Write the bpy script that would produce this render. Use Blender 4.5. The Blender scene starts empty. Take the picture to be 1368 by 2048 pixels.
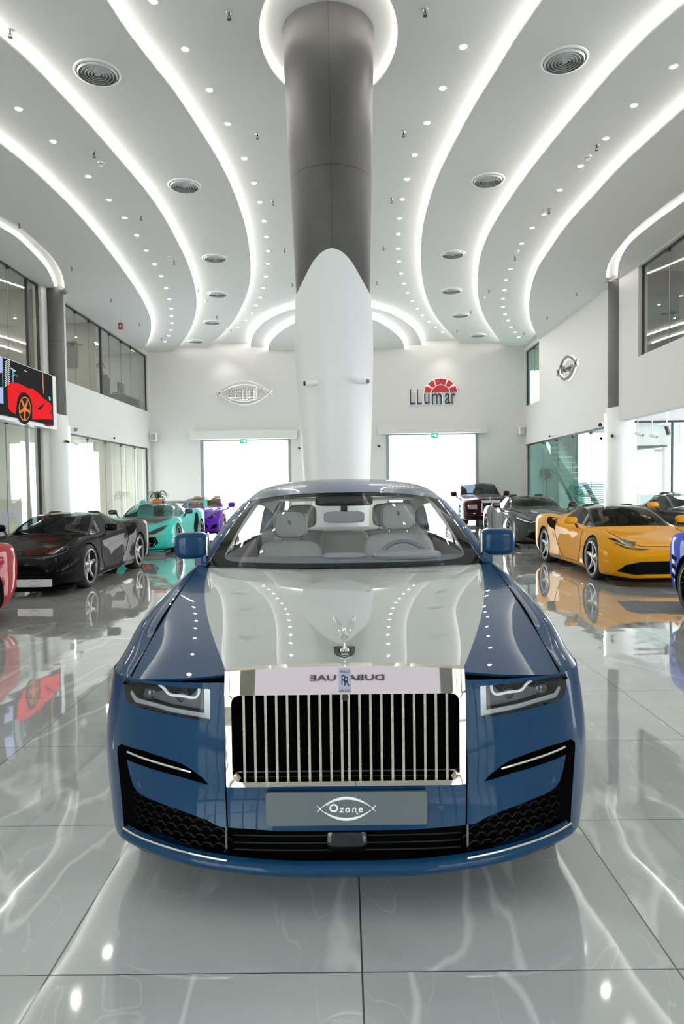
import bpy, bmesh, math, random
import numpy as np
from mathutils import Vector, Matrix
from mathutils.bvhtree import BVHTree
from mathutils.geometry import delaunay_2d_cdt

random.seed(7)
SC = bpy.context.scene
COL = SC.collection
PI = math.pi

# ------------------------------------------------------------------ camera
FPX, CX, CY, CAMH = 1365.0, 684.0, 1024.0, 1.6
def _rx(a): return Matrix.Rotation(a, 3, 'X')
def _rz(a): return Matrix.Rotation(a, 3, 'Z')
ROLL = math.radians(-0.75)
_d = _rz(ROLL) @ Vector(((690 - CX) / FPX, (CY - 972) / FPX, -1))
_pit = math.atan(_d.y)
_d2 = _rx(PI / 2 - _pit) @ _d
CAMR = _rz(math.atan2(_d2.x, _d2.y)) @ _rx(PI / 2 - _pit) @ _rz(ROLL)
cam = bpy.data.cameras.new('camera')
cam.sensor_fit = 'VERTICAL'; cam.sensor_height = 36.0; cam.lens = FPX / 2048 * 36
cam.clip_start = 0.05; cam.clip_end = 300
cam_ob = bpy.data.objects.new('camera', cam); COL.objects.link(cam_ob)
cam_ob.matrix_world = Matrix.Translation((0, 0, CAMH)) @ CAMR.to_4x4()
SC.camera = cam_ob
def ray(px, py): return CAMR @ Vector(((px - CX) / FPX, (CY - py) / FPX, -1))
def aty(px, py, Y): r = ray(px, py); return Vector((0, 0, CAMH)) + r * (Y / r.y)
def atx(px, py, X): r = ray(px, py); return Vector((0, 0, CAMH)) + r * (X / r.x)
def atz(px, py, Z): r = ray(px, py); return Vector((0, 0, CAMH)) + r * ((Z - CAMH) / r.z)

# ------------------------------------------------------------------ world, exposure
SC.view_settings.view_transform = 'Standard'
SC.view_settings.look = 'None'
SC.view_settings.gamma = 1
SC.view_settings.use_curve_mapping = False
SC.view_settings.exposure = -0.28
SKY = 8.5          # brightness of the open sky outside
COVE = 17.0         # LED strips hidden in the ceiling coves
DOWN = 620.0        # small recessed downlights
w = bpy.data.worlds.new('sky'); SC.world = w; w.use_nodes = True
nt = w.node_tree; nt.nodes.clear()
o_ = nt.nodes.new('ShaderNodeOutputWorld'); bg = nt.nodes.new('ShaderNodeBackground')
tc = nt.nodes.new('ShaderNodeTexCoord'); sep = nt.nodes.new('ShaderNodeSeparateXYZ'); rp = nt.nodes.new('ShaderNodeValToRGB')
nt.links.new(tc.outputs['Generated'], sep.inputs[0]); nt.links.new(sep.outputs['Z'], rp.inputs[0])
rp.color_ramp.elements[0].color = (1.0, 0.99, 0.97, 1); rp.color_ramp.elements[0].position = 0.12
rp.color_ramp.elements[1].color = (0.66, 0.83, 1.0, 1); rp.color_ramp.elements[1].position = 0.6
nt.links.new(rp.outputs[0], bg.inputs[0]); bg.inputs[1].default_value = SKY
nt.links.new(bg.outputs[0], o_.inputs[0])
sun = bpy.data.lights.new('sun', 'SUN'); sun.energy = 6.0; sun.angle = 0.01
sun_ob = bpy.data.objects.new('sun', sun); COL.objects.link(sun_ob); sun_ob.rotation_euler = (math.radians(-28), math.radians(-10), 0)
SC.cycles.max_bounces = 10; SC.cycles.diffuse_bounces = 5; SC.cycles.glossy_bounces = 5
SC.cycles.transmission_bounces = 6; SC.cycles.transparent_max_bounces = 16
SC.cycles.caustics_reflective = False; SC.cycles.caustics_refractive = False
SC.cycles.sample_clamp_indirect = 4.0; SC.cycles.blur_glossy = 0.5
SC.cycles.use_denoising = True

# ------------------------------------------------------------------ materials
MATS = {}
def mat(name, col=(0.8, 0.8, 0.8), rough=0.5, metal=0.0, coat=0.0, emit=0.0, ecol=None, spec=0.5, ior=1.5,
        noise=0.0, nscale=20.0, bump=0.0, coat_rough=0.02):
    if name in MATS: return MATS[name]
    m = bpy.data.materials.new(name); m.use_nodes = True; MATS[name] = m
    n = m.node_tree; b = n.nodes['Principled BSDF']
    b.inputs['Base Color'].default_value = (*col, 1); b.inputs['Roughness'].default_value = rough
    b.inputs['Metallic'].default_value = metal; b.inputs['Coat Weight'].default_value = coat
    b.inputs['Coat Roughness'].default_value = coat_rough; b.inputs['IOR'].default_value = ior
    b.inputs['Specular IOR Level'].default_value = spec
    if emit: 
        b.inputs['Emission Color'].default_value = (*(ecol or col), 1); b.inputs['Emission Strength'].default_value = emit
    if noise or bump:
        t = n.nodes.new('ShaderNodeTexCoord'); x = n.nodes.new('ShaderNodeTexNoise')
        x.inputs['Scale'].default_value = nscale; x.inputs['Detail'].default_value = 4
        n.links.new(t.outputs['Object'], x.inputs['Vector'])
        if noise:
            mx = n.nodes.new('ShaderNodeMixRGB'); mx.blend_type = 'MULTIPLY'; mx.inputs[0].default_value = noise
            mx.inputs[1].default_value = (*col, 1); n.links.new(x.outputs['Color'], mx.inputs[2])
            bw = n.nodes.new('ShaderNodeRGBToBW'); n.links.new(x.outputs['Color'], bw.inputs[0])
            n.links.new(bw.outputs[0], mx.inputs[2]); n.links.new(mx.outputs[0], b.inputs['Base Color'])
        if bump:
            bp = n.nodes.new('ShaderNodeBump'); bp.inputs['Strength'].default_value = bump; bp.inputs['Distance'].default_value = 0.002
            n.links.new(x.outputs['Fac'], bp.inputs['Height']); n.links.new(bp.outputs[0], b.inputs['Normal'])
    return m
def glass(name, tint=(0.95, 0.97, 0.96), refl=1.0, ior=1.5):
    if name in MATS: return MATS[name]
    m = bpy.data.materials.new(name); m.use_nodes = True; MATS[name] = m
    n = m.node_tree; n.nodes.clear()
    out = n.nodes.new('ShaderNodeOutputMaterial'); mix = n.nodes.new('ShaderNodeMixShader')
    tr = n.nodes.new('ShaderNodeBsdfTransparent'); tr.inputs[0].default_value = (*tint, 1)
    gl = n.nodes.new('ShaderNodeBsdfGlossy'); gl.inputs['Roughness'].default_value = 0.01; gl.inputs[0].default_value = (refl, refl, refl, 1)
    fr = n.nodes.new('ShaderNodeFresnel'); gm = n.nodes.new('ShaderNodeNewGeometry'); mr = n.nodes.new('ShaderNodeMapRange')
    mr.inputs['To Min'].default_value = ior; mr.inputs['To Max'].default_value = 1 / ior; n.links.new(gm.outputs['Backfacing'], mr.inputs[0]); n.links.new(mr.outputs[0], fr.inputs[0])
    n.links.new(fr.outputs[0], mix.inputs[0]); n.links.new(tr.outputs[0], mix.inputs[1]); n.links.new(gl.outputs[0], mix.inputs[2])
    n.links.new(mix.outputs[0], out.inputs[0])
    return m
def paint(name, col, metal=0.0, rough=0.4, cior=1.42, cw=1.0):
    m = mat(name, col, rough, metal, coat=cw, coat_rough=0.012, spec=0.15 if cw > .6 else 0.02); m.node_tree.nodes['Principled BSDF'].inputs['Coat IOR'].default_value = cior; return m

# ------------------------------------------------------------------ mesh builder
class MB:
    def __init__(s): s.v = []; s.f = []; s.m = []
    def add(s, vs, fs, mi=0):
        k = len(s.v); s.v += [tuple(p) for p in vs]; s.f += [tuple(i + k for i in f) for f in fs]; s.m += [mi] * len(fs); return s
    def box(s, c, d, mi=0, R=None):
        hx, hy, hz = d[0] / 2, d[1] / 2, d[2] / 2
        vs = [Vector((x, y, z)) for z in (-hz, hz) for y in (-hy, hy) for x in (-hx, hx)]
        if R: vs = [R @ p for p in vs]
        c = Vector(c)
        return s.add([p + c for p in vs], [(0, 2, 3, 1), (4, 5, 7, 6), (0, 1, 5, 4), (2, 6, 7, 3), (0, 4, 6, 2), (1, 3, 7, 5)], mi)
    def b2(s, x0, x1, y0, y1, z0, z1, mi=0): return s.box(((x0 + x1) / 2, (y0 + y1) / 2, (z0 + z1) / 2), (x1 - x0, y1 - y0, z1 - z0), mi)
    def rbox(s, c, d, e=0.35, n=16, mi=0, R=None):
        """rounded box as a superellipsoid"""
        def sg(a, p): return math.copysign(abs(a) ** p, a)
        rows = []
        for i in range(n // 2 + 1):
            ph = -PI / 2 + PI * i / (n // 2)
            r = []
            for j in range(n):
                th = 2 * PI * j / n
                p = Vector((sg(math.cos(ph), e) * sg(math.cos(th), e) * d[0] / 2, sg(math.cos(ph), e) * sg(math.sin(th), e) * d[1] / 2, sg(math.sin(ph), e) * d[2] / 2))
                if R: p = R @ p
                r.append(p + Vector(c))
            rows.append(r)
        return s.grid(rows, closed=True, mi=mi)
    def grid(s, rows, closed=False, mi=0, flip=False):
        nr, nc = len(rows), len(rows[0]); fs = []
        for i in range(nr - 1):
            for j in range(nc if closed else nc - 1):
                a, b = i * nc + j, i * nc + (j + 1) % nc
                q = (a, b, b + nc, a + nc); fs.append(q[::-1] if flip else q)
        return s.add([p for r in rows for p in r], fs, mi)
    def cyl(s, p0, p1, r0, r1=None, n=16, mi=0, caps=True):
        r1 = r0 if r1 is None else r1
        p0, p1 = Vector(p0), Vector(p1); ax = (p1 - p0).normalized()
        u = ax.orthogonal().normalized(); w_ = ax.cross(u)
        rows = [[p + (u * math.cos(2 * PI * j / n) + w_ * math.sin(2 * PI * j / n)) * r for j in range(n)] for p, r in ((p0, r0), (p1, r1))]
        s.grid(rows, True, mi)
        if caps:
            k = len(s.v) - 2 * n
            s.f += [tuple(range(k + n - 1, k - 1, -1)), tuple(range(k + n, k + 2 * n))]; s.m += [mi, mi]
        return s
    def tube(s, pts, r, n=8, mi=0, closed=False, flat=1.0):
        pts = [Vector(p) for p in pts]; N = len(pts); rows = []; up = None
        for i, p in enumerate(pts):
            a = pts[(i - 1) % N] if (i or closed) else p; b = pts[(i + 1) % N] if (i < N - 1 or closed) else p
            t = (b - a).normalized()
            if up is None: up = t.orthogonal().normalized()
            up = (up - t * up.dot(t)).normalized(); sd = t.cross(up)
            rr = r[i] if isinstance(r, (list, tuple)) else r
            rows.append([p + (up * math.cos(2 * PI * j / n) * flat + sd * math.sin(2 * PI * j / n)) * rr for j in range(n)])
        if closed: rows.append(rows[0])
        s.grid(rows, True, mi)
        if not closed:
            k = len(s.v) - N * n
            s.f += [tuple(range(k + n - 1, k - 1, -1)), tuple(range(len(s.v) - n, len(s.v)))]; s.m += [mi, mi]
        return s
    def lathe(s, prof, c=(0, 0, 0), n=32, mi=0, axis='Z'):
        c = Vector(c); rows = []
        for r, h in prof:
            row = []
            for j in range(n):
                a = 2 * PI * j / n; p = Vector((r * math.cos(a), r * math.sin(a), h))
                if axis == 'X': p = Vector((p.z, p.x, p.y))
                if axis == 'Y': p = Vector((p.y, p.z, p.x))
                row.append(p + c)
            rows.append(row)
        return s.grid(rows, True, mi)
    def prism(s, poly, T, d, mi=0):
        """2-D polygon -> solid; T maps (x, y, depth) to 3-D"""
        n = len(poly)
        return s.add([T(x, y, 0) for x, y in poly] + [T(x, y, d) for x, y in poly],
                     [tuple(range(n))[::-1], tuple(range(n, 2 * n))] + [(i, (i + 1) % n, n + (i + 1) % n, n + i) for i in range(n)], mi)
    def mirror(s):
        k = len(s.v); s.v += [(-x, y, z) for x, y, z in s.v]
        s.f += [tuple(i + k for i in f[::-1]) for f in s.f]; s.m += s.m[:]; return s
    def xf(s, M): s.v = [tuple(M @ Vector(p)) for p in s.v]; return s
    def build(s, name, mats, parent=None, smooth=30, weld=0.0, fixn=False, loc=None):
        me = bpy.data.meshes.new(name); me.from_pydata(s.v, [], s.f)
        for m in (mats if isinstance(mats, (list, tuple)) else [mats]): me.materials.append(m)
        me.polygons.foreach_set('material_index', s.m); me.validate()
        if weld or fixn:
            bm = bmesh.new(); bm.from_mesh(me)
            if weld: bmesh.ops.remove_doubles(bm, verts=bm.verts, dist=weld)
            if fixn: bmesh.ops.recalc_face_normals(bm, faces=bm.faces)
            bm.to_mesh(me); bm.free()
        me.polygons.foreach_set('use_smooth', [smooth > 0] * len(me.polygons))
        if smooth: me.set_sharp_from_angle(angle=math.radians(smooth))
        me.update()
        o = bpy.data.objects.new(name, me); COL.objects.link(o)
        if parent: o.parent = parent
        if loc: o.location = loc
        return o

def tag(o, label, cat, group=None, kind=None):
    o['label'] = label; o['category'] = cat
    if group: o['group'] = group
    if kind: o['kind'] = kind
    return o
def thing(name, label, cat, loc=(0, 0, 0), rz=0, group=None):
    o = bpy.data.objects.new(name, None); COL.objects.link(o); o.empty_display_size = 0.1
    o.location = loc; o.rotation_euler = (0, 0, rz)
    return tag(o, label, cat, group)
def struct(o): o['kind'] = 'structure'; return o
def copy_tree(o, parent=None):
    c = o.copy(); COL.objects.link(c)
    if parent: c.parent = parent
    for ch in list(o.children): copy_tree(ch, c)
    return c
ORD = 'first second third fourth fifth sixth seventh eighth ninth tenth eleventh twelfth thirteenth fourteenth fifteenth sixteenth seventeenth eighteenth nineteenth twentieth twenty-first twenty-second'.split()

# ------------------------------------------------------------------ curves and surfaces
def pchip(xs, ys, q):
    """monotone cubic interpolation; ys may be (n,k)"""
    xs = np.asarray(xs, float); ys = np.asarray(ys, float); q = np.asarray(q, float)
    one = ys.ndim == 1
    if one: ys = ys[:, None]
    h = np.diff(xs)[:, None]; d = np.diff(ys, axis=0) / h; m = np.zeros_like(ys)
    if len(xs) > 2:
        w1 = 2 * h[1:] + h[:-1]; w2 = h[1:] + 2 * h[:-1]
        ok = d[:-1] * d[1:] > 0
        with np.errstate(divide='ignore', invalid='ignore'):
            hm = (w1 + w2) / (w1 / np.where(ok, d[:-1], 1) + w2 / np.where(ok, d[1:], 1))
        m[1:-1] = np.where(ok, hm, 0)
    m[0] = d[0]; m[-1] = d[-1]
    i = np.clip(np.searchsorted(xs, q) - 1, 0, len(xs) - 2)
    hh = h[i]; t = ((q - xs[i])[:, None]) / hh
    r = (2 * t**3 - 3 * t**2 + 1) * ys[i] + (t**3 - 2 * t**2 + t) * hh * m[i] + (-2 * t**3 + 3 * t**2) * ys[i + 1] + (t**3 - t**2) * hh * m[i + 1]
    return r[:, 0] if one else r
def crom(pts, n, per=None):
    """centripetal-knot cubic (finite-difference tangents) through pts, n samples"""
    P = np.asarray(pts, float); dd = np.linalg.norm(np.diff(P, axis=0), axis=1) ** 0.7 + 1e-9
    t = np.concatenate([[0], np.cumsum(dd)])
    m = np.zeros_like(P); h = np.diff(t)[:, None]; d = np.diff(P, axis=0) / h
    if len(P) > 2: m[1:-1] = (d[:-1] * h[1:] + d[1:] * h[:-1]) / (h[:-1] + h[1:])
    m[0] = d[0]; m[-1] = d[-1]
    if len(P) > 2: m[0] = 1.5 * d[0] - 0.5 * m[1]; m[-1] = 1.5 * d[-1] - 0.5 * m[-2]
    if per: q = np.concatenate([np.linspace(t[i], t[i + 1], per, endpoint=False) for i in range(len(t) - 1)] + [[t[-1]]])
    else: q = np.linspace(0, t[-1], n)
    i = np.clip(np.searchsorted(t, q, side='right') - 1, 0, len(t) - 2); hh = h[i]; u = ((q - t[i])[:, None]) / hh
    return (2 * u**3 - 3 * u**2 + 1) * P[i] + (u**3 - 2 * u**2 + u) * hh * m[i] + (-2 * u**3 + 3 * u**2) * P[i + 1] + (u**3 - u**2) * hh * m[i + 1]
def skin(lines, nv, per):
    """surface through several 3-D lines; returns array [v][u][3]"""
    L = [crom(l, nv) for l in lines]
    return np.array([crom([l[k] for l in L], 0, per) for k in range(nv)])
def fair(G, it=40, lam=0.5):
    """even out the curvature of a surface grid, its rim kept"""
    G = G.copy()
    for _ in range(it):
        G[1:-1, :] += lam * 0.5 * (0.5 * (G[:-2, :] + G[2:, :]) - G[1:-1, :]); G[:, 1:-1] += lam * 0.5 * (0.5 * (G[:, :-2] + G[:, 2:]) - G[:, 1:-1])
    return G
def inside(pt, poly):
    x, y = pt; c = False; j = len(poly) - 1
    for i in range(len(poly)):
        xi, yi = poly[i]; xj, yj = poly[j]
        if (yi > y) != (yj > y) and x < (xj - xi) * (y - yi) / (yj - yi) + xi: c = not c
        j = i
    return c
def densify(poly, sp, closed=True):
    out = []; n = len(poly)
    for i in range(n if closed else n - 1):
        a = Vector(poly[i]); b = Vector(poly[(i + 1) % n]); k = max(1, int(math.ceil((b - a).length / sp)))
        out += [tuple(a + (b - a) * (t / k)) for t in range(k)]
    if not closed: out.append(tuple(poly[-1]))
    return out
def cdt(outer, holes=(), sp=0.03):
    loops = [densify(outer, sp)] + [densify(h, sp) for h in holes]
    vs = []; es = []
    for lp in loops:
        k = len(vs); vs += [Vector(p) for p in lp]; es += [(k + i, k + (i + 1) % len(lp)) for i in range(len(lp))]
    B = np.array([tuple(v) for v in vs])
    x0, y0 = B.min(0); x1, y1 = B.max(0)
    row = 0; y = y0 + sp / 2
    while y < y1:
        x = x0 + (sp / 2 if row % 2 else sp)
        while x < x1:
            if np.min(((B - (x, y)) ** 2).sum(1)) > (0.45 * sp) ** 2 and inside((x, y), loops[0]) and not any(inside((x, y), h) for h in loops[1:]): vs.append(Vector((x, y)))
            x += sp
        y += sp * 0.87; row += 1
    V, E_, Fc, *_ = delaunay_2d_cdt(vs, es, [], 0, 1e-6)
    F = []
    for f in Fc:
        c = (V[f[0]] + V[f[1]] + V[f[2]]) / 3
        if inside(c, loops[0]) and not any(inside(c, h) for h in loops[1:]): F.append(tuple(f))
    return [tuple(v) for v in V], F
def round_poly(pts, r, n=5):
    """round the corners of a 2-D polygon"""
    out = []; N = len(pts)
    for i in range(N):
        p = Vector(pts[i]); a = Vector(pts[i - 1]); b = Vector(pts[(i + 1) % N])
        rr = r[i] if isinstance(r, (list, tuple)) else r
        rr = min(rr, (a - p).length * .48, (b - p).length * .48)
        if rr <= 0: out.append(tuple(p)); continue
        s = p + (a - p).normalized() * rr; e = p + (b - p).normalized() * rr
        for k in range(n + 1):
            t = k / n; out.append(tuple((1 - t) ** 2 * s + 2 * t * (1 - t) * p + t * t * e))
    return out
def text_mb(body, size=1.0, depth=0.01, sx=1.0, shear=0.0, bold=0.0):
    cu = bpy.data.curves.new('lettering', 'FONT'); cu.body = body; cu.size = size; cu.extrude = depth / 2
    cu.align_x = 'CENTER'; cu.align_y = 'CENTER'; cu.shear = shear; cu.offset = bold; cu.resolution_u = 4
    o = bpy.data.objects.new('lettering', cu); COL.objects.link(o); bpy.context.view_layer.update()
    me = bpy.data.meshes.new_from_object(o.evaluated_get(bpy.context.evaluated_depsgraph_get()))
    mb = MB(); mb.add([(v.co.x * sx, v.co.y, v.co.z) for v in me.vertices], [tuple(p.vertices) for p in me.polygons])
    bpy.data.objects.remove(o); bpy.data.curves.remove(cu); bpy.data.meshes.remove(me)
    return mb
# frame helpers: text/prism lie in (x, y), depth z. face_front: faces -Y, wall_px: on a wall facing +X or -X
def M_front(x, y, z): return Matrix.Translation((x, y, z)) @ Matrix.Rotation(PI / 2, 4, 'X')
def M_left(x, y, z): return Matrix.Translation((x, y, z)) @ Matrix.Rotation(PI / 2, 4, 'Z') @ Matrix.Rotation(PI / 2, 4, 'X')   # on left wall, faces +X
def M_right(x, y, z): return Matrix.Translation((x, y, z)) @ Matrix.Rotation(-PI / 2, 4, 'Z') @ Matrix.Rotation(PI / 2, 4, 'X')  # on right wall, faces -X
# ================================================================== MATERIALS OF THE ROOM
M_ceil = mat('ceiling_paint', (0.76, 0.75, 0.725), 0.85, bump=0.03, nscale=60)
M_wall = mat('wall_paint', (0.66, 0.645, 0.615), 0.8, bump=0.05, nscale=90)
M_white = mat('white_gloss', (0.92, 0.915, 0.91), 0.35, noise=0.02, nscale=3)
M_dark = mat('dark_steel_cladding', (0.125, 0.12, 0.117), 0.45, 0.5, noise=0.3, nscale=4)
M_black = mat('black_plastic', (0.012, 0.012, 0.013), 0.45)
M_gloss_black = mat('gloss_black', (0.006, 0.006, 0.007), 0.12, coat=1)
M_void = mat('deep_black', (0.002, 0.002, 0.002), 0.9, spec=0.1)
M_frame = mat('window_frame_black', (0.03, 0.03, 0.032), 0.4)
M_chrome = mat('chrome', (0.86, 0.85, 0.83), 0.05, 1.0)
M_warmchrome = mat('warm_chrome', (0.84, 0.775, 0.66), 0.018, 1.0)  # cream tint stands for a warm reflection, put into the base colour
M_steel = mat('brushed_steel', (0.55, 0.55, 0.55), 0.3, 1.0)
M_led = mat('led_strip', (1, 0.98, 0.95), emit=COVE, ecol=(1, 0.98, 0.95))
M_down = mat('downlight_lens', (1, 1, 1), emit=DOWN, ecol=(1, 0.98, 0.95))
M_glass = glass('clear_glass', (0.93, 0.96, 0.94))
M_greenglass = glass('green_glass', (0.68, 0.84, 0.80))
M_grey = mat('grey_plastic', (0.42, 0.42, 0.42), 0.5)
M_beige = mat('beige_panel', (0.68, 0.62, 0.52), 0.6, noise=0.1, nscale=5)
M_out = mat('pale_concrete', (0.8, 0.79, 0.76), 0.9, noise=0.1, nscale=2)
M_offwall = mat('office_wall', (0.68, 0.66, 0.61), 0.8, noise=0.06, nscale=3)

def floor_mat():
    m = bpy.data.materials.new('polished_marble_tile'); m.use_nodes = True; n = m.node_tree; L = n.links
    b = n.nodes['Principled BSDF']
    def N(t, **k):
        x = n.nodes.new(t)
        for a, v in k.items(): setattr(x, a, v)
        return x
    def math_(op, a, b_=None, c=None):
        x = N('ShaderNodeMath', operation=op)
        for i, v in enumerate((a, b_, c)):
            if v is None: continue
            if isinstance(v, (int, float)): x.inputs[i].default_value = v
            else: L.new(v, x.inputs[i])
        return x.outputs[0]
    tc = N('ShaderNodeTexCoord'); sp = N('ShaderNodeSeparateXYZ'); L.new(tc.outputs['Object'], sp.inputs[0])
    u = math_('DIVIDE', math_('SUBTRACT', sp.outputs[0], 0.036), 1.034); v = math_('DIVIDE', math_('SUBTRACT', sp.outputs[1], 2.187), 1.0)
    def edge(t, wd): return math_('LESS_THAN', math_('ABSOLUTE', math_('SUBTRACT', math_('FRACT', math_('ADD', t, 0.5)), 0.5)), wd)
    grout = math_('MAXIMUM', edge(u, 0.0030), edge(v, 0.0024))
    # every tile is cut from a different place of the same slab
    cu = N('ShaderNodeCombineXYZ'); L.new(math_('FLOOR', u), cu.inputs[0]); L.new(math_('FLOOR', math_('DIVIDE', v, 2.0)), cu.inputs[1])
    wn = N('ShaderNodeTexWhiteNoise', noise_dimensions='3D'); L.new(cu.outputs[0], wn.inputs['Vector'])
    off = N('ShaderNodeVectorMath', operation='MULTIPLY_ADD'); off.inputs[1].default_value = (3, 3, 3)
    L.new(wn.outputs['Color'], off.inputs[0]); L.new(tc.outputs['Object'], off.inputs[2])
    # clouds
    c1 = N('ShaderNodeTexNoise'); c1.inputs['Scale'].default_value = 1.1; c1.inputs['Detail'].default_value = 6; c1.inputs['Distortion'].default_value = 0.8
    L.new(off.outputs[0], c1.inputs['Vector'])
    r1 = N('ShaderNodeValToRGB'); r1.color_ramp.elements[0].position = 0.33; r1.color_ramp.elements[1].position = 0.68
    r1.color_ramp.elements[0].color = (0.54, 0.55, 0.535, 1); r1.color_ramp.elements[1].color = (0.67, 0.68, 0.665, 1)
    L.new(c1.outputs['Fac'], r1.inputs[0])
    # pale veins: level lines of two distorted noises
    def vein(scale, dist, width, seed):
        mp = N('ShaderNodeMapping'); mp.inputs['Location'].default_value = (seed, seed * 2.1, 0); mp.inputs['Rotation'].default_value = (0, 0, 0.5); mp.inputs['Scale'].default_value = (1.5, 0.6, 1)
        L.new(off.outputs[0], mp.inputs[0])
        x = N('ShaderNodeTexNoise'); x.inputs['Scale'].default_value = scale; x.inputs['Detail'].default_value = 5; x.inputs['Distortion'].default_value = dist; x.inputs['Roughness'].default_value = 0.42
        L.new(mp.outputs[0], x.inputs['Vector'])
        d = math_('ABSOLUTE', math_('SUBTRACT', x.outputs['Fac'], 0.5))
        mr = N('ShaderNodeMapRange', interpolation_type='SMOOTHSTEP'); mr.inputs['From Min'].default_value = width; mr.inputs['From Max'].default_value = 0
        L.new(d, mr.inputs[0]); return mr.outputs[0]
    vv = math_('MAXIMUM', math_('MULTIPLY', vein(0.55, 0.5, 0.012, 3.0), 0.85), math_('MULTIPLY', vein(1.3, 1.2, 0.006, 9.0), 0.35))
    mx = N('ShaderNodeMixRGB'); L.new(vv, mx.inputs[0]); L.new(r1.outputs[0], mx.inputs[1]); mx.inputs[2].default_value = (0.90, 0.90, 0.87, 1)
    mg = N('ShaderNodeMixRGB'); L.new(grout, mg.inputs[0]); L.new(mx.outputs[0], mg.inputs[1]); mg.inputs[2].default_value = (0.06, 0.06, 0.058, 1)
    L.new(mg.outputs[0], b.inputs['Base Color'])
    rr = N('ShaderNodeMapRange'); rr.inputs['To Min'].default_value = 0.045; rr.inputs['To Max'].default_value = 0.5; L.new(grout, rr.inputs[0]); L.new(rr.outputs[0], b.inputs['Roughness'])
    b.inputs['IOR'].default_value = 1.85
    b.inputs['Coat Weight'].default_value = 1.0; b.inputs['Coat IOR'].default_value = 1.6; b.inputs['Coat Roughness'].default_value = 0.02
    # very slight waviness of the polish
    wv = N('ShaderNodeTexNoise'); wv.inputs['Scale'].default_value = 2.2; wv.inputs['Detail'].default_value = 1; L.new(tc.outputs['Object'], wv.inputs['Vector'])
    bp = N('ShaderNodeBump'); bp.inputs['Strength'].default_value = 0.35; bp.inputs['Distance'].default_value = 0.006; L.new(wv.outputs['Fac'], bp.inputs['Height'])
    L.new(bp.outputs[0], b.inputs['Normal']); L.new(bp.outputs[0], b.inputs['Coat Normal'])
    return m
M_floor = floor_mat()

# ================================================================== ROOM SHELL
XL, XR, YB, YF = -8.5, 7.87, 30.0, -9.0
fl = MB().b2(XL - 6, XR + 7, YF - 0.3, YB + 0.3, -0.2, 0.0); struct(fl.build('floor', M_floor, smooth=0))
out = MB().b2(-60, 60, -60, 90, -0.32, -0.22); struct(out.build('ground_outside', M_out, smooth=0))

def wall_cells(axis, p0, p1, a0, a1, z0, z1, holes):
    """solid wall between p0..p1 (thickness), spanning a0..a1, with rectangular openings (a0,a1,z0,z1)"""
    A = sorted({a0, a1, *[h[0] for h in holes], *[h[1] for h in holes]}); Z = sorted({z0, z1, *[h[2] for h in holes], *[h[3] for h in holes]})
    A = [a for a in A if a0 <= a <= a1]; Z = [z for z in Z if z0 <= z <= z1]
    mb = MB(); solid = lambda i, j: 0 <= i < len(A) - 1 and 0 <= j < len(Z) - 1 and not any(h[0] - 1e-6 <= A[i] and A[i + 1] <= h[1] + 1e-6 and h[2] - 1e-6 <= Z[j] and Z[j + 1] <= h[3] + 1e-6 for h in holes)
    P = (lambda t, a, z: (t, a, z)) if axis == 'x' else (lambda t, a, z: (a, t, z))
    for i in range(len(A) - 1):
        for j in range(len(Z) - 1):
            if not solid(i, j): continue
            q = [(A[i], Z[j]), (A[i + 1], Z[j]), (A[i + 1], Z[j + 1]), (A[i], Z[j + 1])]
            mb.add([P(p0, a, z) for a, z in q], [(0, 1, 2, 3)]); mb.add([P(p1, a, z) for a, z in q], [(3, 2, 1, 0)])
            for (di, dj), (k0, k1) in {(0, -1): (0, 1), (1, 0): (1, 2), (0, 1): (2, 3), (-1, 0): (3, 0)}.items():
                if not solid(i + di, j + dj):
                    mb.add([P(p0, *q[k0]), P(p0, *q[k1]), P(p1, *q[k1]), P(p1, *q[k0])], [(0, 1, 2, 3)])
    return mb
ZC = 7.95
D1 = (-6.33, -2.34, 0.0, 3.70); D2 = (1.82, 5.87, 0.0, 3.84)
struct(wall_cells('y', YB, YB + 0.35, XL - 0.25, XR + 0.25, 0, ZC, [D1, D2]).build('wall_back', M_wall, smooth=0, weld=1e-4, fixn=True))
WL = [(21.1, 29.85, 4.93, 7.36), (6.0, 19.45, 4.93, 7.40), (21.25, 29.75, 0.0, 3.35), (6.0, 19.3, 0.0, 3.40)]
struct(wall_cells('x', XL - 0.25, XL, YF, YB, 0, ZC, WL).build('wall_left', M_wall, smooth=0, weld=1e-4, fixn=True))
WR = [(27.7, 29.9, 4.95, 7.33), (5.0, 18.4, 4.95, 7.33), (20.75, 29.8, 0.0, 3.30), (4.0, 19.75, 0.0, 3.36)]
struct(wall_cells('x', XR, XR + 0.25, YF, YB, 0, ZC, WR).build('wall_right', M_wall, smooth=0, weld=1e-4, fixn=True))
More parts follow.
